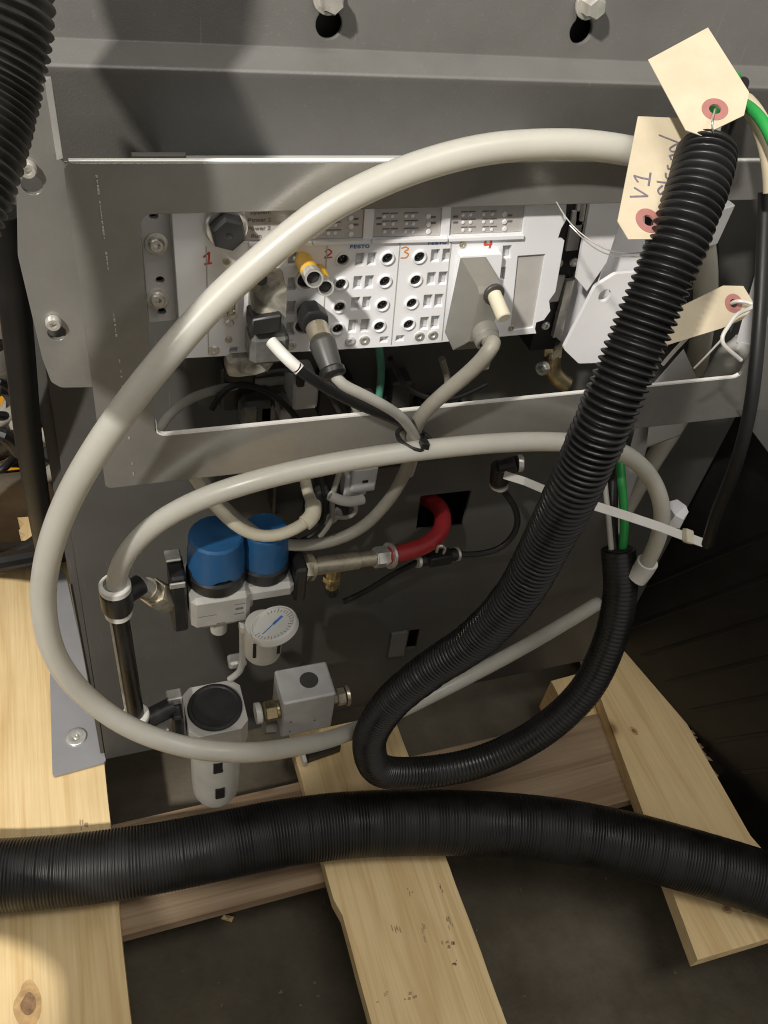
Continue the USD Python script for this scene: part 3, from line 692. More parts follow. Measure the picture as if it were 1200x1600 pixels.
# black tie holding the cables
c = W(648, 686, -.018)
t = thing('cable_tie', 'black cable tie bundling three cables at the lower bar', 'cable tie', c)
part(t, 'strap', tube([c + np.array([.0125 * math.cos(q), .012 * math.sin(q), -.003 * math.cos(q)]) for q in np.linspace(0, 2 * math.pi, 18)], .0016, 8, .002), 'black_plastic')
part(t, 'lock', obox(W(663, 694, -.028), np.array([.003, 0, -.001]), np.array([0, .003, 0]), np.array([0, 0, .0028]), .0006), 'black_plastic')

# ================================================================== PARTS BEHIND THE OPENING AND BELOW
t = thing('valve_strip', 'black valve strip with clear windows and bright screws beside the module', 'valve strip', W(880, 450, .045))
vs = PX([(880, 300), (918, 298), (866, 545), (828, 548)], .045)
part(t, 'strip', upright(vs, .045, .03), 'black_plastic')
for q in ([(895, 330), (913, 329), (902, 390), (884, 392)], [(869, 432), (883, 431), (872, 470), (857, 472)], [(902, 316), (915, 300), (911, 350), (899, 352)]):
    part(t, 'window', upright(PX(q, .043), .0425, .0022), 'legend_film')
for u, v in ((872, 411), (896, 409), (849, 489), (874, 488), (852, 508)):
    part(t, 'screw', screw(W(u, v, .0447), TO_US, .0033, .002), 'steel')
part(t, 'rod', cyl(W(914, 305, .03), W(908, 345, .03), .0016, 10), 'steel')
part(t, 'side_rail', upright(PX([(886, 440), (898, 438), (878, 525), (864, 528)], .04), .040, .004), 'zinc')

t = thing('white_bracket', 'white folded sheet metal bracket behind the conduit with a round hole', 'bracket', W(930, 560, .03))
A = [(925, 300), (985, 298), (948, 410), (917, 455), (901, 436)]
part(t, 'upright_flange', upright(PX(A, .03), .03, .003), 'white_sheet')
part(t, 'side_flange', hull([W(973, 318, .0335), W(998, 318, .075), W(945, 412, .0335), W(972, 420, .075), W(895, 560, .0335), W(920, 530, .075), W(975, 318, .037), W(947, 412, .037), W(897, 558, .037)]), 'white_sheet')
hp = rounded(PX([(880, 545), (930, 448), (962, 428), (1010, 424), (985, 566), (904, 568)], .028), .004)
hh = Point(*(lambda q: (q[0], q[2]))(W(945, 462, .028))).buffer(.0048)
part(t, 'ear_plate', upright(hp.difference(hh), .028, .003), 'white_sheet', 'ear plate with a round hole')
part(t, 'rear_plate', upright(unary_union([hp, PX([(930, 300), (1010, 298), (1010, 560), (915, 560)], .05)]), .052, .003), 'white_sheet')

# brass elbow
t = thing('brass_elbow', 'dull brass elbow fitting below the valve strip', 'elbow fitting', W(865, 570, .06))
part(t, 'stem_nut', lathe(W(866, 533, .055), W(864, 560, .055) - W(866, 533, .055), [(0, .0075), (.012, .0075), (.014, .006)], 6), 'nickel_brass')
part(t, 'elbow', tube([W(865, 550, .055), W(862, 572, .055), W(868, 588, .052), W(884, 600, .05)], .0068, 16, .003), 'brass')
part(t, 'collar', ring(W(851, 574, .05), (-1, -.4, 0), .003, .0055, .005), 'steel')

# small things glimpsed in the dark behind the lower bar
t = thing('relay_block', 'pale grey relay block in the dark behind the lower bar', 'relay', W(480, 640, .06))
part(t, 'housing', cbox(*(lambda a, b: (a[0], b[0], .055, .085, b[2], a[2]))(W(460, 600, .055), W(496, 640, .055)), .002), 'light_grey_plastic')
part(t, 'clip', cbox(*(lambda a, b: (a[0], b[0], .050, .0545, b[2], a[2]))(W(466, 582, .05), W(476, 606, .05)), .001), 'black_plastic')
part(t, 'terminal_row', cbox(*(lambda a, b: (a[0], b[0], .06, .09, b[2], a[2]))(W(380, 632, .06), W(428, 668, .06)), .003), 'dark_grey_plastic')
t = thing('fitting_cluster', 'cluster of small dim fittings and black relays behind the lower bar', 'fittings', W(400, 650, .06))
for (u0, v0, u1, v1, y_, m_, nm) in ((346, 578, 398, 640, .072, 'black_plastic', 'relay_body'), (378, 640, 404, 668, .058, 'smoky_plastic', 'clear_fitting'), (406, 636, 430, 668, .060, 'smoky_plastic', 'clear_fitting'), (504, 600, 548, 652, .078, 'black_plastic', 'relay_body'),
                                     (552, 628, 572, 656, .066, 'dark_grey_plastic', 'small_plug'), (574, 632, 590, 654, .066, 'light_grey_plastic', 'small_plug'), (612, 600, 640, 640, .08, 'dark_grey_plastic', 'relay_body'), (660, 640, 720, 660, .08, 'black_plastic', 'relay_body'), (440, 640, 456, 662, .07, 'light_grey_plastic', 'small_plug')):
    a, b = W(u0, v0, y_), W(u1, v1, y_); part(t, nm, cbox(a[0], b[0], y_, y_ + .022, b[2], a[2], .002), m_)
for (pts, r, m_) in (([(330, 640), (360, 600), (420, 612), (470, 660)], .0022, 'black_rubber'), ([(500, 590), (540, 610), (560, 650), (600, 690)], .0024, 'grey_cable'), ([(610, 560), (640, 610), (700, 625), (760, 600)], .0022, 'black_rubber'), ([(400, 585), (450, 575), (500, 600), (540, 660)], .0020, 'dark_grey_plastic'), ([(690, 560), (700, 610), (670, 660)], .0026, 'grey_cable')):
    part(t, 'loose_wire', tube([W(u, v, .055 + .006 * (k % 2)) for k, (u, v) in enumerate(pts)], r, 8), m_)
t = thing('junction_cluster', 'dark cluster of plugs and thin wires hanging between the lower bar and the blue knobs', 'plugs', W(500, 780, .06))
for (u0, v0, u1, v1, y_, m_, nm) in ((430, 735, 476, 800, .075, 'black_plastic', 'plug_body'), (496, 770, 512, 800, .058, 'smoky_plastic', 'clear_fitting'), (590, 700, 640, 730, .07, 'black_plastic', 'plug_body'), (655, 700, 705, 722, .075, 'dark_grey_plastic', 'plug_body')):
    a, b = W(u0, v0, y_), W(u1, v1, y_); part(t, nm, cbox(a[0], b[0], y_, y_ + .022, b[2], a[2], .002), m_)
for (pts, r, m_) in (([(500, 740), (508, 790), (498, 830), (470, 845)], .0022, 'black_rubber'), ([(530, 740), (518, 780), (520, 812), (500, 838)], .0024, 'grey_cable'), ([(545, 775), (560, 800), (540, 812), (522, 806)], .0020, 'pale_grey_cable')):
    part(t, 'loose_wire', tube([W(u, v, .05) for u, v in pts], r, 8), m_)
solo('grey_air_tube', tube([W(246, 676, .02), W(262, 650, .035), W(295, 624, .05), W(350, 606, .07), W(420, 596, .085), W(470, 592, .09)], .0032, 12), 'pale_grey_cable', 'thin pale grey tube curving through the lower corner of the opening', 'tube')
solo('green_air_tube', tube([W(592, 540, .075), W(596, 575, .07), W(592, 625, .07), W(585, 680, .08)], .0030, 12), 'green_tube', 'thin blue green tube hanging below the module', 'tube')
t = thing('plug_cluster', 'white plug with a slotted face and printed wire sleeve below the lower bar', 'plug', W(565, 770, .06))
part(t, 'plug_body', [cbox(*(lambda a, b: (a[0], b[0], .05, .08, b[2], a[2]))(W(553, 735, .05), W(586, 768, .05)), .0015), cbox(*(lambda a, b: (a[0], b[0], .055, .08, b[2], a[2]))(W(541, 745, .055), W(572, 775, .055)), .0015)], 'light_grey_plastic')
part(t, 'slot', cbox(*(lambda a, b: (a[0], b[0], .0490, .0499, b[2], a[2]))(W(567, 752, .049), W(575, 754, .049)), .0001), 'hole_black')
part(t, 'wire_sleeve', tube([W(515, 774, .045), W(530, 781, .043), W(548, 784, .042), W(567, 780, .044)], .0042, 12, .003), 'zip_white')
part(t, 'small_clip', obox(W(520, 808, .055), np.array([.006, 0, .006]), np.array([0, .004, 0]), np.array([-.002, 0, .002]), .0006), 'light_grey_plastic')
part(t, 'dark_body', cbox(*(lambda a, b: (a[0], b[0], .066, .095, b[2], a[2]))(W(486, 735, .066), W(545, 815, .066)), .003), 'black_plastic')
solo('cream_cable', tube([W(285, 715, .03), W(312, 757, .022), W(345, 800, .012), W(385, 832, .004), W(425, 839, .0), W(462, 826, .003), W(486, 810, .010), W(489, 790, .022), W(480, 768, .045), W(476, 745, .06)], .0045, 14), 'cream_cable', 'cream cable looping in front of the blue knobs', 'cable')
part(stage.GetPrimAtPath('/World/cream_cable'), 'elbow_boot', tube([W(476, 818, .006), W(489, 806, .010), W(489, 788, .022)], .0062, 14, .003), 'cream_cable')

# ================================================================== AIR PREPARATION UNITS
yR = 0.030
t = thing('air_regulator', 'twin air regulator with bright blue knobs on grey bodies', 'regulator', W(375, 930, yR))


def knob_unit(u, v, y, r, hk, bw, bh, jag):
    o = W(u, v, y)                              # centre of the top of the body
    part(t, 'body', cbox(o[0] - bw, o[0] + bw, o[1] - bw, o[1] + bw, o[2] - bh, o[2], .004), 'cast_grey')
    part(t, 'collar_ring', lathe(o, UPZ, [(0, r * 1.02), (.003, r * 1.06), (.011, r * 1.04), (.013, r * .96)], 32), 'black_plastic')
    n = 40; a = np.linspace(0, 2 * np.pi, n, endpoint=False)
    rows = []
    for h, k in ((.013, .97), (.016, 1.0), (hk * .7, .98), (hk * .78, .95), (hk, .93), (hk + .002, .86)):
        rows.append((h, k * r))
    m = lathe(o, UPZ, rows, n)
    q = m.vertices - o; low = (q[:, 2] < .0165)
    ang = np.arctan2(q[:, 1], q[:, 0])
    q[low, 2] += np.where(jag, .0035 * np.clip(np.sin(ang[low] * 4 + 1.2) * 1.6, -1, 1), 0)
    rib = 1 - .02 * (np.cos(ang * 20) > .3); q[:, 0] *= rib; q[:, 1] *= rib
    m.vertices = q + o
    k = part(t, 'knob', m, 'blue_knob')
    return o


o1 = knob_unit(338, 900, yR, .0225, .047, .0235, .036, True)
o2 = knob_unit(412, 888, yR + .004, .0195, .045, .0215, .016, False)
part(t, 'bridge', cbox(o1[0] + .018, o2[0] - .012, yR - .016, yR + .02, o1[2] - .028, o1[2] - .006, .002), 'cast_grey')
part(t, 'lower_body', hull([(o1[0] + sx * .019, yR + sy * .019, o1[2] - .036) for sx in (-1, 1) for sy in (-1, 1)] + [(o1[0] + sx * .012, yR + sy * .014, o1[2] - .046) for sx in (-1, 1) for sy in (-1, 1)]), 'cast_grey')
part(t, 'drain_bowl', lathe((o1[0] + .001, yR - .004, o1[2] - .066), UPZ, [(0, .0058), (.002, .0072), (.020, .0075), (.021, .006)], 20), 'clear_bowl')
part(t, 'label_mark', [cbox(o1[0] + x0, o1[0] + x1, yR - .0238, yR - .0236, o1[2] + z0, o1[2] + z1, .00002) for x0, x1, z0, z1 in ((.010, .019, -.0105, -.0100), (.011, .017, -.017, -.0145), (.010, .018, -.0225, -.0215), (-.004, .003, -.031, -.030), (-.018, -.004, -.019, -.0186))], 'print_grey')
part(t, 'end_bracket', cbox(o1[0] - .037, o1[0] - .0250, yR - .014, yR + .012, o1[2] - .047, o1[2] + .020, .002), 'black_plastic')
part(t, 'latch', [cbox(o1[0] - .038, o1[0] - .026, yR + .002, yR + .014, o1[2] + .0205, o1[2] + .0235, .001), cbox(o1[0] - .038, o1[0] - .026, yR - .0165, yR - .0145, o1[2] + .011, o1[2] + .017, .0008)], 'steel')
part(t, 'end_bracket', cbox(o2[0] + .022, o2[0] + .032, yR - .016, yR + .022, o2[2] - .026, o2[2] + .014, .002), 'black_plastic')
# gauge
gz = W(427, 975, -.012); _r = unit(ray(427, 975)); _w = unit(-.42 * right + .91 * up); _w = unit(_w - _r * (_w @ _r)); gax = unit(-_r * .66 + _w * .75)
t = thing('pressure_gauge', 'round white pressure gauge with blue needle mark in a grey cup', 'gauge', gz - gax * .035)
cupc = gz + np.array([-.006, .006, -.004])
part(t, 'cup', lathe(cupc - UPZ * .042, UPZ, [(0, .008), (.001, .0125), (.004, .0150), (.030, .0162), (.040, .0150)], 32), 'cast_grey')
part(t, 'bezel', lathe(gz - gax * .0075, gax, [(0, .017), (.002, .0196), (.0075, .0196), (.009, .0186), (.009, .0176), (.0072, .0174)], 36), 'clear_bowl')
part(t, 'dial', lathe(gz - gax * .004, gax, [(0, .0174), (.0034, .0174)], 36), 'gauge_white')
xg = unit(np.cross(gax, UPZ)); yg = np.cross(gax, xg); g0 = gz + gax * -.0002
tk = []
for k in range(24):
    an = math.radians(-220 + k * 260 / 23); e_ = xg * math.cos(an) + yg * math.sin(an); tk.append(obox(g0 + e_ * .0148, e_ * (.0014 if k % 4 else .0022), np.cross(gax, e_) * .00022, gax * .00018, .00005))
part(t, 'scale_mark', tk, 'print_grey')
nd = unit(np.array([.8, .45, 0]) - gax * (gax @ np.array([.8, .45, 0])))
part(t, 'needle', [obox(g0 - nd * .004, nd * .008, np.cross(gax, nd) * .0005, gax * .0003, .0001), obox(g0 + nd * .005, nd * .005, np.cross(gax, nd) * .0013, gax * .0003, .0001)], 'blue_ink')
for dx in (-.0098, .0098):
    part(t, 'cup_slot', obox(cupc + [dx, -.0128, -.018], np.array([.0014, 0, 0]), np.array([0, .0008, 0]), np.array([0, 0, .009]), .0003), 'hole_black')
pa, pb = W(378, 905, .02), W(379, 1035, .02)
part(t, 'hanger', [obox((pa + pb) / 2, (pb - pa) / 2, np.array([.0022, 0, 0]), np.array([0, .004, 0]), .0005), obox((W(385, 988, .0) + W(398, 985, -.01)) / 2, np.array([.008, -.006, 0]), np.array([0, .003, 0]), np.array([0, 0, .004]), .0005), tube([pb, W(374, 1050, .02), W(358, 1062, .02)], .003, 10, .003)], 'cast_grey')

# lower filter
yF = -.005
t = thing('air_filter', 'grey air filter with a black round top and pale slotted bowl', 'filter', W(338, 1250, yF))
o = W(336, 1106, yF)
bw = .0255
part(t, 'body', hull([(o[0] + sx * bw * kx, yF + sy * bw * ky, o[2] + z) for sx in (-1, 1) for sy in (-1, 1) for kx, ky, z in ((1, .72, 0), (.72, 1, 0), (1, .72, -.030), (.72, 1, -.030), (.8, .8, -.036))]), 'cast_grey', smooth=20)
part(t, 'round_top', lathe(o, UPZ, [(0, .0236), (.0015, .0238), (.003, .0230), (.0032, .0205), (.0022, .0195)], 40), 'black_plastic')
bo = np.array([o[0], yF, o[2] - .036])
bl = part(t, 'bowl', lathe(bo, -UPZ, [(0, .0238), (.03, .0240), (.034, .0230), (.084, .0230), (.104, .0222), (.112, .0195), (.1155, .012)], 36), 'clear_bowl')
for (u, v) in ((341, 1200), (344, 1240)):
    q = W(u, v, yF - .0235); part(bl, 'slot', cbox(q[0] - .0044, q[0] + .0044, yF - .0240, yF - .015, q[2] - .0095, q[2] + .0095, .0006), 'hole_black')
part(t, 'end_bracket', cbox(o[0] - .038, o[0] - .0285, yF - .012, yF + .012, o[2] - .040, o[2] + .014, .002), 'black_plastic')
part(t, 'latch', [cbox(o[0] - .0395, o[0] - .0270, yF + .004, yF + .016, o[2] + .0145, o[2] + .0175, .001), cbox(o[0] - .0395, o[0] - .0270, yF + .001, yF + .0035, o[2] + .0145, o[2] + .024, .0008)], 'steel')
part(t, 'latch', [cbox(o[0] + .018, o[0] + .034, yF + .030, yF + .042, o[2] + .008, o[2] + .018, .002)], 'steel')
part(t, 'inlet_nut', lathe((o[0] - .052, yF, o[2] - .022), (1, 0, 0), [(0, .005), (.004, .0065), (.011, .0065)], 6), 'pale_grey_cable')

# left riser: elbow, rod, elbow
e0 = D(181, 926, .615); t = thing('riser_pipe', 'thin black riser pipe between two push fit elbows left of the regulators', 'pipe', D(213, 1128, .72))
e1 = D(212, 1118, .705)
part(t, 'release_collar', ring(e0 + [0, 0, .004], UPZ, .0082, .0112, .006), 'zip_white')
part(t, 'elbow', [lathe(e0 + [0, 0, .004], -UPZ, [(0, .0105), (.002, .0115), (.018, .0115), (.022, .0105)], 24), tube([e0 + [0, 0, -.008], e0 + [.018, .012, -.009]], .008, 16)], 'black_plastic')
part(t, 'release_collar', ring(e0 + [0, 0, -.024], UPZ, .0065, .0098, .006), 'zip_white')
part(t, 'rod', tube([e0 + [0, 0, -.02], e1 + [0, 0, .0]], .0070, 18), 'black_conduit')
part(t, 'steel_strip', obox((e0 + e1) / 2 + [-.0066, -.0030, -.010], (e1 - e0) / 2 * .80, np.array([.0009, 0, 0]), np.array([0, .0009, 0]), .0002), 'zinc')
part(t, 'release_collar', ring(e1 + [0, 0, -.003], UPZ, .0068, .0110, .006), 'zip_white')
part(t, 'elbow', [cyl(e1 + [0, 0, -.022], e1 + [0, 0, -.003], .0108), tube([e1 + [0, 0, -.014], e1 + [.03, .012, -.016]], .0085, 16)], 'black_plastic')
n0, n1 = e0 + [.018, .012, -.010], np.array([o1[0] - .037, yR, o1[2] - .022])
t = thing('inlet_fitting', 'nickel plated hex fitting joining the riser elbow to the regulator', 'fitting', n0)
L = np.linalg.norm(n1 - n0); a = unit(n1 - n0)
part(t, 'hex_nut', lathe(n0, a, [(0, .006), (.003, .0072), (.010, .0072), (.011, .006)], 6), 'pale_grey_cable')
part(t, 'sleeve', lathe(n0 + a * .010, a, [(0, .0085), (L * .25, .0085)], 24), 'nickel_brass')
part(t, 'big_nut', lathe(n0 + a * L * .40, a, [(0, .0105), (.002, .0118), (L * .48, .0118), (L * .55, .0105)], 6), 'nickel_brass')

# brass tee, red hose, black push fittings
tz = [W(470, 888, .03), W(610, 868, .045)]
t = thing('tee_fitting', 'nickel brass tee fitting with a branch pointing down beside the regulator', 'tee fitting', W(525, 925, .03))
a = unit(tz[1] - tz[0]); L = np.linalg.norm(tz[1] - tz[0])
part(t, 'flange_nut', [lathe(tz[0], a, [(0, .010), (.002, .0112), (.006, .0112)], 6), ring(tz[0] + a * .006, a, .006, .0118, .004, 28)], 'nickel_brass')
part(t, 'run', [cyl(tz[0] + a * .009, tz[0] + a * L * .62, .0078), cyl(tz[0] + a * L * .60, tz[0] + a * L * .80, .0068)], 'nickel_brass')
part(t, 'hex_nut', lathe(tz[0] + a * L * .80, a, [(0, .0085), (.002, .0096), (.012, .0096), (.014, .0085)], 6), 'steel')
part(t, 'end_ring', ring(tz[1] - a * .002, a, .0072, .0118, .003, 28), 'steel')
q = tz[0] + a * L * .36
part(t, 'branch', [cyl(q, q - [0, 0, .016], .0072), lathe(q - [0, 0, .015], -UPZ, [(0, .0085), (.006, .0085), (.008, .0075)], 6), cyl(q - [0, 0, .022], q - [0, 0, .030], .0058)], 'brass')
part(t, 'branch_tip', cyl(q - [0, 0, .030], q - [-.002, 0, .040], .0055), 'black_plastic')
solo('red_hose', tube([tz[1] - a * .004, W(640, 861, .048), W(672, 848, .055), W(692, 824, .07), W(690, 798, .09), W(672, 782, .12), W(655, 776, .15)], .0080, 18), 'red_hose', 'short red hose from the tee fitting into the square cut-out', 'hose')
t = thing('push_fitting', 'black push fit connector on a thin black tube below the red hose', 'fitting', W(690, 868, .06))
pa, pb = W(655, 876, .058), W(712, 866, .062); a = unit(pb - pa)
part(t, 'barrel', [cyl(pa, pb, .0062), obox((pa + pb) / 2 + [0, -.003, .003], a * .012, np.array([0, .006, 0]), np.array([0, 0, .006]), .001)], 'black_plastic')
part(t, 'release_collar', [ring(pa - a * .003, a, .003, .0066, .004), ring(pb, a, .003, .0068, .003)], 'zinc')
part(t, 'thin_tube', tube([W(537, 940, .07), W(570, 925, .068), (W(610, 900, .06)), pa], .0028, 10), 'black_rubber')
part(t, 'thin_tube', tube([pb, W(745, 866, .06), W(785, 855, .06), W(808, 825, .062), W(806, 795, .066), W(785, 765, .07), W(778, 750, .07)], .0030, 10), 'black_rubber')
part(t, 'clamp_loop', tube([W(682, 862, .05), W(686, 852, .046), W(695, 855, .046), W(693, 864, .05)], .0014, 8, .002), 'steel')
t = thing('elbow_connector', 'black push fit elbow with a metal collar under the white tube', 'fitting', W(785, 740, .06))
part(t, 'elbow', [cyl(W(780, 752, .06), W(782, 728, .06), .0085), cyl(W(782, 732, .06), W(808, 724, .055), .0075)], 'black_plastic')
part(t, 'release_collar', [ring(W(808, 724, .055), (1, -.2, .1), .004, .0075, .005), ring(W(780, 756, .06), -UPZ, .004, .0085, .003)], 'zinc')

# aluminium block valve
yB = .015
t = thing('valve_block', 'square aluminium valve block with a dark plug on top and brass side fittings', 'valve block', W(485, 1145, yB))
z1 = W(485, 1092, yB)[2]; x0b, x1b = W(442, 1112, yB)[0], W(524, 1095, yB)[0]; zb1 = W(442, 1152, yB)[2]
part(t, 'block', cbox(x0b, x1b, yB, yB + .040, zb1, z1, .0016), 'aluminium')
tc = np.array([(x0b + x1b) / 2 + .004, yB + .021, z1])
part(t, 'top_plug', lathe(tc, UPZ, [(0, .0092), (.0006, .0092), (.0008, .0080), (.0004, .0070)], 28), 'dark_grey_plastic')
cz = (z1 + zb1) / 2 + .004
part(t, 'side_nut', [lathe((x0b - .016, yB + .012, cz), (1, 0, 0), [(0, .0088), (.002, .0105), (.012, .0105), (.013, .009)], 6), cyl((x0b - .005, yB + .012, cz), (x0b, yB + .012, cz), .0085)], 'brass')
part(t, 'white_ring', ring((x0b - .024, yB + .012, cz), (1, 0, 0), .006, .0105, .006), 'zip_white')
part(t, 'outlet_nut', [lathe((x1b, yB + .012, cz), (1, 0, 0), [(0, .006), (.006, .006), (.0065, .009), (.014, .009)], 6), ring((x1b + .015, yB + .012, cz), (1, 0, 0), .005, .0105, .004)], 'nickel_brass')
part(t, 'screw_mark', [cyl((x0b + dx, yB - .0003, zb1 + dz), (x0b + dx, yB + .001, zb1 + dz), .0011, 10) for dx, dz in ((.009, .009), (.009, .026), (.034, .020))], 'hole_black')
part(t, 'lower_fitting', cyl((x0b - .014, yB + .015, zb1 + .002), (x0b - .001, yB + .015, zb1 - .002), .008, 6), 'grey_hood')
t = thing('rubber_foot_block', 'small black and white foot resting on the pallet board', 'foot block', G(505, 1175, .0))
q0, q1 = G(474, 1190, .001), G(525, 1172, .001)
part(t, 'pad', obox((q0 + q1) / 2 + [0.004, .006, .007], (q1 - q0) / 2, np.array([0, .010, 0]), np.array([0, 0, .006]), .001), 'black_plastic')
part(t, 'edge_strip', obox(q0 + [.0, .002, .006], np.array([.0022, 0, 0]), np.array([0, .009, 0]), np.array([0, 0, .006]), .0006), 'zip_white')

# ================================================================== TUBES AND HOSES
loop = DV((1075, 268, .50), (1030, 247, .475), (985, 236, .462), (910, 226, .45), (840, 226, .442), (760, 233, .435), (680, 252, .428), (600, 281, .42), (510, 327, .412), (425, 392, .406), (340, 468, .402), (270, 545, .402), (200, 632, .408), (143, 715, .42), (100, 795, .438), (75, 870, .458), (68, 945, .485), (86, 1025, .515), (138, 1092, .548), (210, 1140, .575), (290, 1167, .592), (370, 1176, .604), (460, 1167, .67), (550, 1143, .765), (640, 1103, .825), (720, 1063, .855), (800, 1021, .895), (870, 981, .945), (935, 942, .985))
loop = [CAM + (p - CAM) * (1.125 if k < 19 else 1.125 - .0125 * (k - 18)) for k, p in enumerate(loop)]
loop = [CAM + (p - CAM) * min(1.0, (-0.0125 - CAM[1]) / (p[1] - CAM[1])) if k < 17 else p for k, p in enumerate(loop)]
solo('white_loop_tube', tube(loop, .0079, 24), 'white_nylon', 'big loop of white nylon tube hanging in front of the frame', 'tube', smooth=True)
arch = DV((181, 928, .615), (183, 898, .60), (200, 862, .582), (240, 821, .565), (300, 786, .555), (380, 757, .55), (480, 732, .553), (580, 714, .563), (680, 701, .577), (780, 692, .595), (860, 690, .615), (940, 697, .645), (990, 718, .675), (1022, 755, .70), (1035, 800, .722), (1027, 845, .745), (1008, 885, .77))
t = thing('white_arch_tube', 'white nylon tube arching from the riser elbow under the lower bar', 'tube', arch[0])
part(t, 'tube', tube(arch, .0070, 22), 'white_nylon', smooth=True)
part(t, 'clear_end', tube(DV((1012, 878, .766), (1003, 893, .775), (994, 903, .78)), .0095, 18, .003), 'zip_white')
solo('white_straight_tube', tube([W(1088, 330, .05), W(1102, 420, .05), W(1098, 510, .06), W(1068, 640, .08), W(1020, 720, .085), (W(960, 825, .09))], .0092, 20), 'white_nylon', 'cream nylon tube running straight down behind the frame at the black case', 'tube')
solo('white_duct', obox(W(1112, 350, .045), (W(1128, 318, .045) - W(1100, 380, .045)) / 2, np.array([.008, 0, .002]), np.array([0, .006, 0]), .001), 'white_sheet', 'white square duct end above the cream tube', 'duct')

cond = DV((1105, 234, .450), (1091, 290, .445), (1052, 395, .445), (1003, 515, .455), (953, 635, .470), (905, 745, .50), (858, 840, .55), (808, 930, .60), (742, 1000, .655), (668, 1050, .705), (606, 1104, .755), (577, 1160, .80), (594, 1203, .835), (660, 1207, .86), (750, 1190, .865), (838, 1148, .85), (912, 1082, .83), (953, 1000, .81), (969, 925, .795), (966, 858, .785))
t = thing('black_conduit', 'long black corrugated conduit falling past the frame and curling back up', 'conduit', cond[12])
part(t, 'corrugated_wall', corrugated(cond, [.0160, .0162, .0162, .0160, .0160, .0160, .0160, .0158, .0158], .0041, [.0032, .0032, .0030, .0026, .0015, .0005, .0003, .0003], 30, 10, .95, .2), 'black_conduit', smooth=60)
tp = unit(cond[0] - cond[1]); te = unit(cond[-1] - cond[-2])
part(t, 'open_end', cyl(cond[0] + tp * .0002, cond[0] + tp * .0010, .0145), 'hole_black')  # black disc stands in for the dark inside
part(t, 'open_end', cyl(cond[-1] + te * .0002, cond[-1] + te * .0010, .0130), 'hole_black')
for (nm, m_, pts, r, lab) in (('green_wire', 'green_wire', [cond[0] - tp * .004 + [-.004, 0, 0], D(1105, 215, .475), D(1112, 185, .47), D(1125, 150, .475), D(1150, 120, .50)], .0032, 'green wire leaving the top end of the conduit behind the tags'),
                              ('white_wire', 'zip_white', [cond[0] - tp * .004 + [.002, .002, 0], D(1118, 215, .478), D(1124, 180, .48), D(1140, 140, .50)], .0022, 'thin white wire beside the green wire at the conduit top'),
                              ('black_wire', 'black_rubber', [cond[0] - tp * .004 + [.006, .004, 0], D(1132, 222, .485), D(1142, 180, .49), D(1160, 130, .51)], .0040, 'black wire leaving the conduit top beside the frame'),
                              ('green_wire', 'green_wire', [cond[-1] - te * .008 + [.003, 0, 0], D(976, 820, .775), D(972, 760, .77), D(968, 700, .78), D(965, 650, .80)], .0040, 'bright green wire rising from the lower conduit end'),
                              ('black_wire', 'black_rubber', [cond[-1] - te * .008 + [-.003, .003, 0], D(957, 820, .79), D(958, 760, .79), D(960, 690, .80), D(962, 650, .81)], .0048, 'black wire rising from the lower conduit end'),
                              ('grey_wire', 'pale_grey_cable', [cond[-1] - te * .008 + [-.007, 0, .0], D(950, 800, .78), D(945, 750, .79), D(948, 690, .80)], .0026, 'pale grey wire rising from the lower conduit end')):
    solo(nm, tube(pts, r, 12), m_, lab, 'wire')
solo('striped_wire', tube(DV((1164, 160, .49), (1180, 178, .475), (1194, 205, .47), (1205, 250, .47), (1208, 300, .475)), .0052, 14), 'manila', 'beige wire curving down at the picture edge beside the tags', 'wire')
solo('green_wire', tube(DV((1158, 160, .485), (1172, 168, .465), (1188, 182, .455), (1206, 215, .45), (1222, 260, .45)), .0030, 12), 'green_wire', 'green wire lying along the beige wire beside the tags', 'wire')

big = [np.array(q) for q in ((-.30, -.70, .42), (-.265, -.52, .37), (-.235, -.36, .33), (-.21, -.245, .30), (-.235, -.15, .235), (-.29, -.07, .13), (-.265, -.01, .055))] + [G(u, v, .036) for u, v in ((-120, 1372), (0, 1368), (120, 1358), (230, 1343), (340, 1322), (440, 1302), (540, 1289), (650, 1285), (760, 1287), (870, 1297), (980, 1318), (1090, 1348), (1200, 1382), (1330, 1430))]  # first stretch is out of view, placed to shade the wide board
solo('black_suction_hose', corrugated(big, .0335, .0031, .0008, 44, 6, .9, .3), 'black_hose', 'thick black ribbed hose lying across the pallet boards', 'hose', smooth=60)
lh = DV((-72, -560, .268), (-66, -370, .285), (-42, -93, .30), (-34, 0, .305), (-56, 130, .31), (-88, 250, .31), (-140, 370, .31), (-230, 480, .31))
solo('grey_ribbed_hose', corrugated(lh, .0260, .0031, .0026, 36, 8, 1.8, .2), 'dusty_conduit', 'dusty dark ribbed hose hanging at the corner above the side bracket', 'hose', smooth=60)
solo('black_hanging_hose', tube([W(4, 330, .055), W(18, 430, .06), W(30, 540, .07), W(44, 680, .09), W(62, 800, .12), W(76, 880, .15)], .0092, 18), 'black_rubber', 'smooth black hose hanging behind the side bracket', 'hose')

# white zip tie
t = thing('white_zip_tie', 'white plastic zip tie around the arch tube and conduit with its tail sticking out', 'zip tie', D(1000, 815, .70))


def strap(pts, wv, th=.0006):
    ms = []
    for a, b in zip(pts[:-1], pts[1:]):
        d = unit(b - a); n_ = unit(np.cross(d, wv)); w_ = unit(wv - d * (wv @ d))
        ms.append(obox((a + b) / 2, (b - a) / 2 * 1.02, w_ * np.linalg.norm(wv), n_ * th, .0002))
    return ms


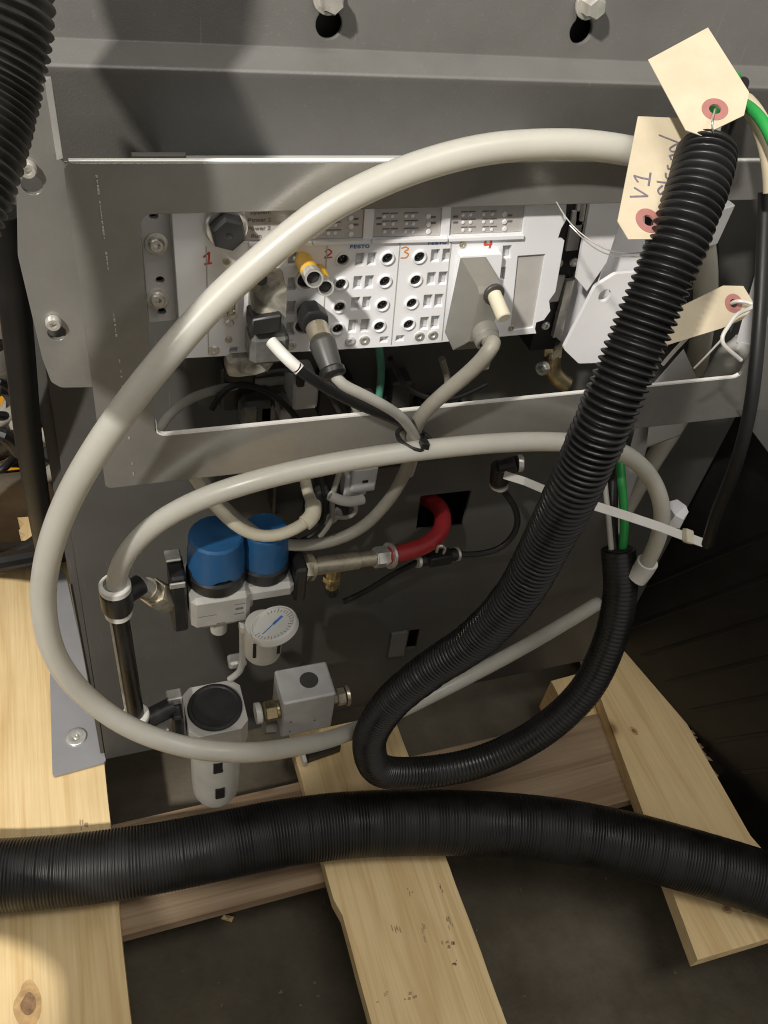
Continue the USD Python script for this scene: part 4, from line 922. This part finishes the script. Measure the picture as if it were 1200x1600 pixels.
wv = D(1000, 815 + 12, .66) - D(1000, 815 - 12, .66); wv = wv / 2 * .62
sp = DV((905, 778, .66), (925, 789, .665), (985, 808, .675), (1030, 823, .68), (1070, 838, .69), (1098, 848, .70))
part(t, 'strap', strap(sp, wv), 'zip_white')
part(t, 'head', obox(D(1075, 838, .688), unit(sp[-1] - sp[-2]) * .0042, wv * 1.5, unit(np.cross(sp[-1] - sp[-2], wv)) * .0028, .0008), 'cream_cable')
part(t, 'strap', strap(DV((788, 742, .70), (820, 752, .69), (858, 768, .67)), wv * .9), 'zip_white')

# ================================================================== TAGS
def paper_tag(name, label, corners, eye, re, cat='tag', bend=0.0, writing=None, wl=None):
    """corners: pixel + distance of an outline; a thin card of real thickness"""
    P = np.array(DV(*corners)); c = P.mean(0)
    u_, s_, vt = np.linalg.svd(P - c); n = vt[2]
    if n @ (CAM - c) < 0: n = -n
    ex = unit(vt[0]); ey = np.cross(n, ex)
    q = Polygon([((p - c) @ ex, (p - c) @ ey) for p in P]); q = q if q.exterior.is_ccw else Polygon(list(q.exterior.coords)[::-1])
    E_ = None

    def onplane(u, v):
        r = ray(u, v); s = ((c - CAM) @ n) / (r @ n); return CAM + r * s
    eo = onplane(*eye); e2 = ((eo - c) @ ex, (eo - c) @ ey)
    card = trimesh.creation.extrude_polygon(q.difference(Point(e2).buffer(re * .45)), .0005, engine='earcut')
    M = np.eye(4); M[:3, 0], M[:3, 1], M[:3, 2], M[:3, 3] = ex, ey, n, c - n * .0005
    card.apply_transform(M)
    t = thing(name, label, cat, c)
    part(t, 'card', card, 'manila')
    part(t, 'eyelet', lathe(eo - n * .0006, n, [(0, re * .44), (0, re), (.0009, re), (.0010, re * .9), (.0010, re * .46), (-.0002, re * .44)], 28, caps=False), 'tag_eyelet')
    if writing:
        ms = []
        for p in writing:
            pts = np.array([onplane(u, v) + n * .0001 for u, v in p]); pts = spline(pts, .0004) if len(pts) > 2 else pts
            s = skin(pts, np.full(len(pts), .00062), 6); h = (s.vertices - c) @ n; s.vertices -= n * (h - .0001)[:, None] * .8; ms.append(s)
        part(t, 'handwriting', ms, 'grey_ink', wl)
    return t, eo, n


Z3 = lambda x, y: (960 + x * .2, 170 + y * .2)
wr = [[Z3(120, 688), Z3(262, 683)], [Z3(262, 683), Z3(152, 616)],                                   # V
      [Z3(186, 575), Z3(168, 552), Z3(152, 522)], [Z3(150, 522), Z3(215, 542), Z3(272, 552)], [Z3(282, 500), Z3(266, 604)],  # 1
      [Z3(345, 205), Z3(515, 272)], [Z3(515, 268), Z3(470, 285), Z3(432, 318), Z3(450, 335), Z3(500, 318), Z3(495, 280)],   # d
      [Z3(425, 372), Z3(470, 360), Z3(500, 372)], [Z3(432, 368), Z3(445, 402)], [Z3(415, 440), Z3(420, 472), Z3(455, 455)], [Z3(400, 500), Z3(405, 540), Z3(440, 545)],
      [Z3(330, 570), Z3(405, 580)], [Z3(375, 600), Z3(340, 640), Z3(355, 668), Z3(385, 650)]]
paper_tag('paper_tag', 'manila tag with V1 handwritten on it, half behind the conduit', [(996, 183, .462), (1088, 184, .470), (1112, 196, .472), (1070, 374, .445), (982, 374, .436), (966, 344, .437)], (1013, 345), .0072, writing=wr, wl='grey handwriting reading V1 and a half hidden word')
tg, eo, n_ = paper_tag('paper_tag', 'blank manila tag tilted above the conduit top, pink eyelet at its lower end', [(1012, 95, .452), (1107, 41, .456), (1170, 145, .445), (1162, 181, .441), (1097, 211, .437), (1072, 202, .438)], (1117, 171), .0068)
part(tg, 'tie_wire', tube(DV((1117, 171, .4415), (1112, 195, .43), (1120, 222, .445), (1135, 232, .47)), .0005, 6, .002), 'steel')
tg, eo, n_ = paper_tag('paper_tag', 'manila tag behind the conduit with a doubled wire through its eyelet', [(1010, 505, .535), (1132, 445, .545), (1161, 447, .55), (1178, 478, .552), (1161, 499, .548), (1127, 513, .544), (1000, 552, .53)], (1146, 474), .0062)
part(tg, 'tie_wire', [tube(DV((1143, 474, .547), (1152, 470, .54), (1178, 476, .54), (1172, 482, .535), (1150, 492, .53), (1138, 510, .53), (1127, 531, .53), (1158, 563, .54)), .0013, 8, .002), tube(DV((1127, 531, .53), (1105, 555, .54), (1085, 575, .56)), .0007, 6), tube(DV((1090, 512, .55), (1065, 535, .56), (1035, 570, .57)), .0013, 8)], 'zip_white')
solo('wire_strand', [tube(DV((868, 313, .50), (890, 350, .495), (935, 385, .49), (965, 396, .48), (1010, 394, .455)), .0004, 6), tube(DV((890, 352, .495), (920, 382, .495), (950, 399, .48), (1005, 401, .455)), .0004, 6)], 'steel', 'fine steel tie wire trailing from the V1 tag across the valve strip', 'wire')

# ================================================================== RIGHT SIDE
t = thing('black_case', 'large black moulded case with faint diagonal ridges beside the pallet board', 'case', (0.75, 0.0, -.11))
x0 = 0.618
part(t, 'shell', hull([(x0 + .004, .205, -.114), (x0 + .165, -.60, -.114), (x0, .20, .02), (x0 + .16, -.6, .02), (x0 + .002, .19, .52), (x0 + .16, -.6, .52), (x0 + .02, .18, .55), (x0 + .18, -.6, .55), (1.4, .205, -.114), (1.4, -.6, -.114), (1.4, .18, .55), (1.4, -.6, .55)]), 'black_rubber', smooth=25)
rb = []
for k in range(16):
    y0 = .17 - k * .045
    a = np.array([x0 + (.2 - y0) * .2, y0, .02]); b = np.array([x0 + (.2 - (y0 - .22)) * .2, y0 - .22, .46])
    if b[1] > -.58: part(t, 'ridge', obox((a + b) / 2, (b - a) / 2, np.array([.0012, 0, 0]), np.array([0, .0025, .0012]), .0005), 'black_rubber')
solo('grey_side_cover', hull([W(1150, 640, .0), W(1230, 640, .0), W(1262, 760, -.02), W(1225, 740, -.02), W(1165, 655, .01), W(1262, 760, .02), W(1235, 640, .03)]), 'panel_paint', 'grey sloped cover at the picture edge under the lower bar', 'cover')
solo('black_cable', tube(DV((1196, 300, .50), (1192, 400, .51), (1188, 480, .515), (1182, 560, .52), (1172, 640, .53), (1152, 720, .55), (1120, 800, .6), (1105, 850, .65)), .0042, 14), 'black_rubber', 'black cable hanging over the corner of the frame by the case', 'cable')
solo('dark_strap', hull([W(1140, 300, .055), W(1188, 300, .05), W(1198, 380, .05), W(1160, 450, .055), W(1142, 520, .06), W(1126, 480, .06), W(1122, 380, .06), W(1140, 300, .075), W(1190, 300, .07), W(1145, 520, .08)]), 'panel_paint', 'dark grey sheet behind the frame beside the white wedge', 'sheet')
solo('white_wedge', hull([W(1197, 366, .048), W(1202, 440, .048), W(1194, 520, .048), W(1172, 545, .048), W(1150, 535, .052), W(1197, 366, .052), W(1202, 440, .056), W(1172, 545, .056)]), 'white_sheet', 'white tapered plastic wedge behind the tag with doubled wire', 'wedge')
t = thing('pale_bottle', 'small pale translucent bottle behind the corner of the frame opening', 'bottle', W(1120, 600, .05))
bc = W(1126, 585, .055)
part(t, 'flask', lathe(bc - [0, 0, .01], unit((.15, 0, 1)), [(0, .010), (.002, .014), (.03, .014), (.04, .009), (.045, .008)], 24), 'clear_bowl')
part(t, 'holder', obox(bc + [.022, 0, .0], np.array([.012, 0, .006]), np.array([0, .012, 0]), np.array([-.006, 0, .02]), .002), 'black_plastic')
solo('clear_plastic_cap', hull(DV((1042, 822, .80), (1062, 826, .80), (1076, 800, .80), (1072, 790, .80), (1058, 780, .81), (1040, 785, .81), (1055, 805, .785), (1068, 812, .79))), 'white_plastic', 'small white cap beside the bend of the arch tube', 'cap')
solo('grey_angle_rail', hull([W(1020, 600, .045), W(1068, 545, .045), W(1088, 590, .045), W(1064, 680, .06), W(1010, 700, .06), W(1020, 600, .05), W(1088, 590, .05)]), 'light_grey_plastic', 'grey angled rail behind the lower bar under the wired tag', 'rail')
solo('grey_angle_rail', hull([W(1000, 640, .065), W(1030, 635, .065), W(1005, 720, .075), W(975, 800, .08), W(958, 800, .08), W(1002, 640, .072), W(975, 800, .088)]), 'light_grey_plastic', 'grey rail beside the green wire below the lower bar', 'rail')
solo('plastic_strip', [obox((a + b) / 2, (b - a) / 2, unit(np.cross(b - a, UPZ)) * .008, UPZ * .0012, .0004) for a, b in ((G(990, 985, .012), G(1012, 1022, .010)), (G(1012, 1022, .010), G(1045, 1058, .006)))], 'zip_white', 'crumpled pale plastic strip between the angled board and the case', 'strip')

# ================================================================== LEFT BACKGROUND
t = thing('yellow_machine', 'yellow painted machine panel glimpsed behind the side bracket', 'machine', (-.25, .75, -.11))
part(t, 'panel', cbox(-.42, -.048, .72, .90, -.114, .55, .01), 'yellow_paint')
part(t, 'white_band', cbox(-.42, -.047, .715, .7195, .30, .335, .002), 'white_sheet')
part(t, 'dark_band', cbox(-.42, -.047, .714, .7194, .255, .275, .002), 'black_plastic')
cl = ((('grey', (W(-25, 560, .35), W(8, 600, .32), W(12, 520, .33), W(20, 470, .36)), .010, 'pale_grey_cable', 'pale grey cable bending up at the picture edge'),
       ('black', (W(-40, 700, .30), W(5, 690, .28), W(28, 660, .27), W(30, 620, .30)), .012, 'black_rubber', 'thick black cable curving behind the hanging hose'),
       ('grey', (W(-30, 640, .34), W(0, 650, .31), W(18, 630, .30), W(22, 590, .32)), .007, 'grey_cable', 'grey cable crossing below the pale grey one'),
       ('olive', (W(22, 655, .22), W(34, 690, .21), (W(50, 740, .20)), W(66, 812, .2)), .0058, 'grey_cable', 'olive grey cable running down to the wood offcut'),
       ('grey', (W(66, 690, .24), W(78, 672, .22), W(90, 660, .22)), .006, 'pale_grey_cable', 'short grey cable end behind the cabinet edge'),
       ('grey', (W(68, 745, .22), W(85, 735, .2), W(102, 722, .19)), .007, 'grey_cable', 'dull grey cable stub above the offcut'),
       ('grey', (W(100, 830, .16), W(114, 850, .15), W(125, 872, .15)), .004, 'grey_cable', 'thin grey wire dropping beside the loop tube')))
for nm, pts, r, m_, lab in cl:
    solo(nm + '_cable', tube(list(pts), r, 12), m_, lab, 'cable')
for k in range(9):
    u0, v0 = -30 + rng.uniform(-10, 10), 560 + k * 22 + rng.uniform(-8, 8); y_ = .20 + rng.uniform(0, .12)
    solo('tangled_cable', tube([W(u0, v0, y_), W(u0 + 30, v0 + rng.uniform(-30, 30), y_ - .02), W(u0 + 62, v0 + rng.uniform(-40, 40), y_ + .01), W(u0 + 95, v0 + rng.uniform(-50, 50), y_ + .05)], rng.uniform(.003, .007), 10), ('black_rubber', 'grey_cable', 'black_rubber', 'dark_grey_plastic')[k % 4], ('topmost', 'second', 'third', 'fourth', 'middle', 'sixth', 'seventh', 'eighth', 'lowest')[k] + (' black', ' grey', ' black', ' dark grey')[k % 4] + ' cable of the tangle behind the hanging hose', 'cable', 'tangled cables behind the hanging hose')
rc = []
for k in range(7):
    q = np.linspace(0, 2 * np.pi, 26); c = G(-10, 790, .03 + k * .020)
    rc.append(tube([c + np.array([(.10 + .012 * rng.uniform(-1, 1)) * math.cos(a_) , (.10 + .012 * rng.uniform(-1, 1)) * math.sin(a_), .006 * math.sin(a_ * 2 + k)]) for a_ in q], .010, 10, .02))
solo('coiled_black_cable', rc, 'black_rubber', 'coil of black cable heaped on the pallet behind the hanging hose', 'cable coil')

# unseen plank crate behind the viewer, placed to shade the lower half of the machine
t = thing('unseen_shade_blocker', 'unseen tall dark crate standing opposite the machine', 'blocker', (-0.4, -.73, -.12))
CX0, CX1, CZ = -0.70, -0.12, 1.54
for k in range(10):
    z0 = -.12 + k * (CZ + .12) / 10
    part(t, 'plank', cbox(CX0, CX1, -.74, -.72, z0 + .0005, z0 + (CZ + .12) / 10 - .0005, .002), 'blocker_board')

gm = []
for k in range(90):
    x_, y_ = rng.uniform(-.05, .62), rng.uniform(-.45, .08); r_ = rng.uniform(.0005, .0016)
    q = rng.normal(size=(7, 3)) * r_ * [1, 1, .5] + [x_, y_, -.1245]
    gm.append(hull(q))
solo('grit', gm, 'grit_brown', 'small wood crumbs and grit scattered on the concrete floor', 'grit', kind='stuff')
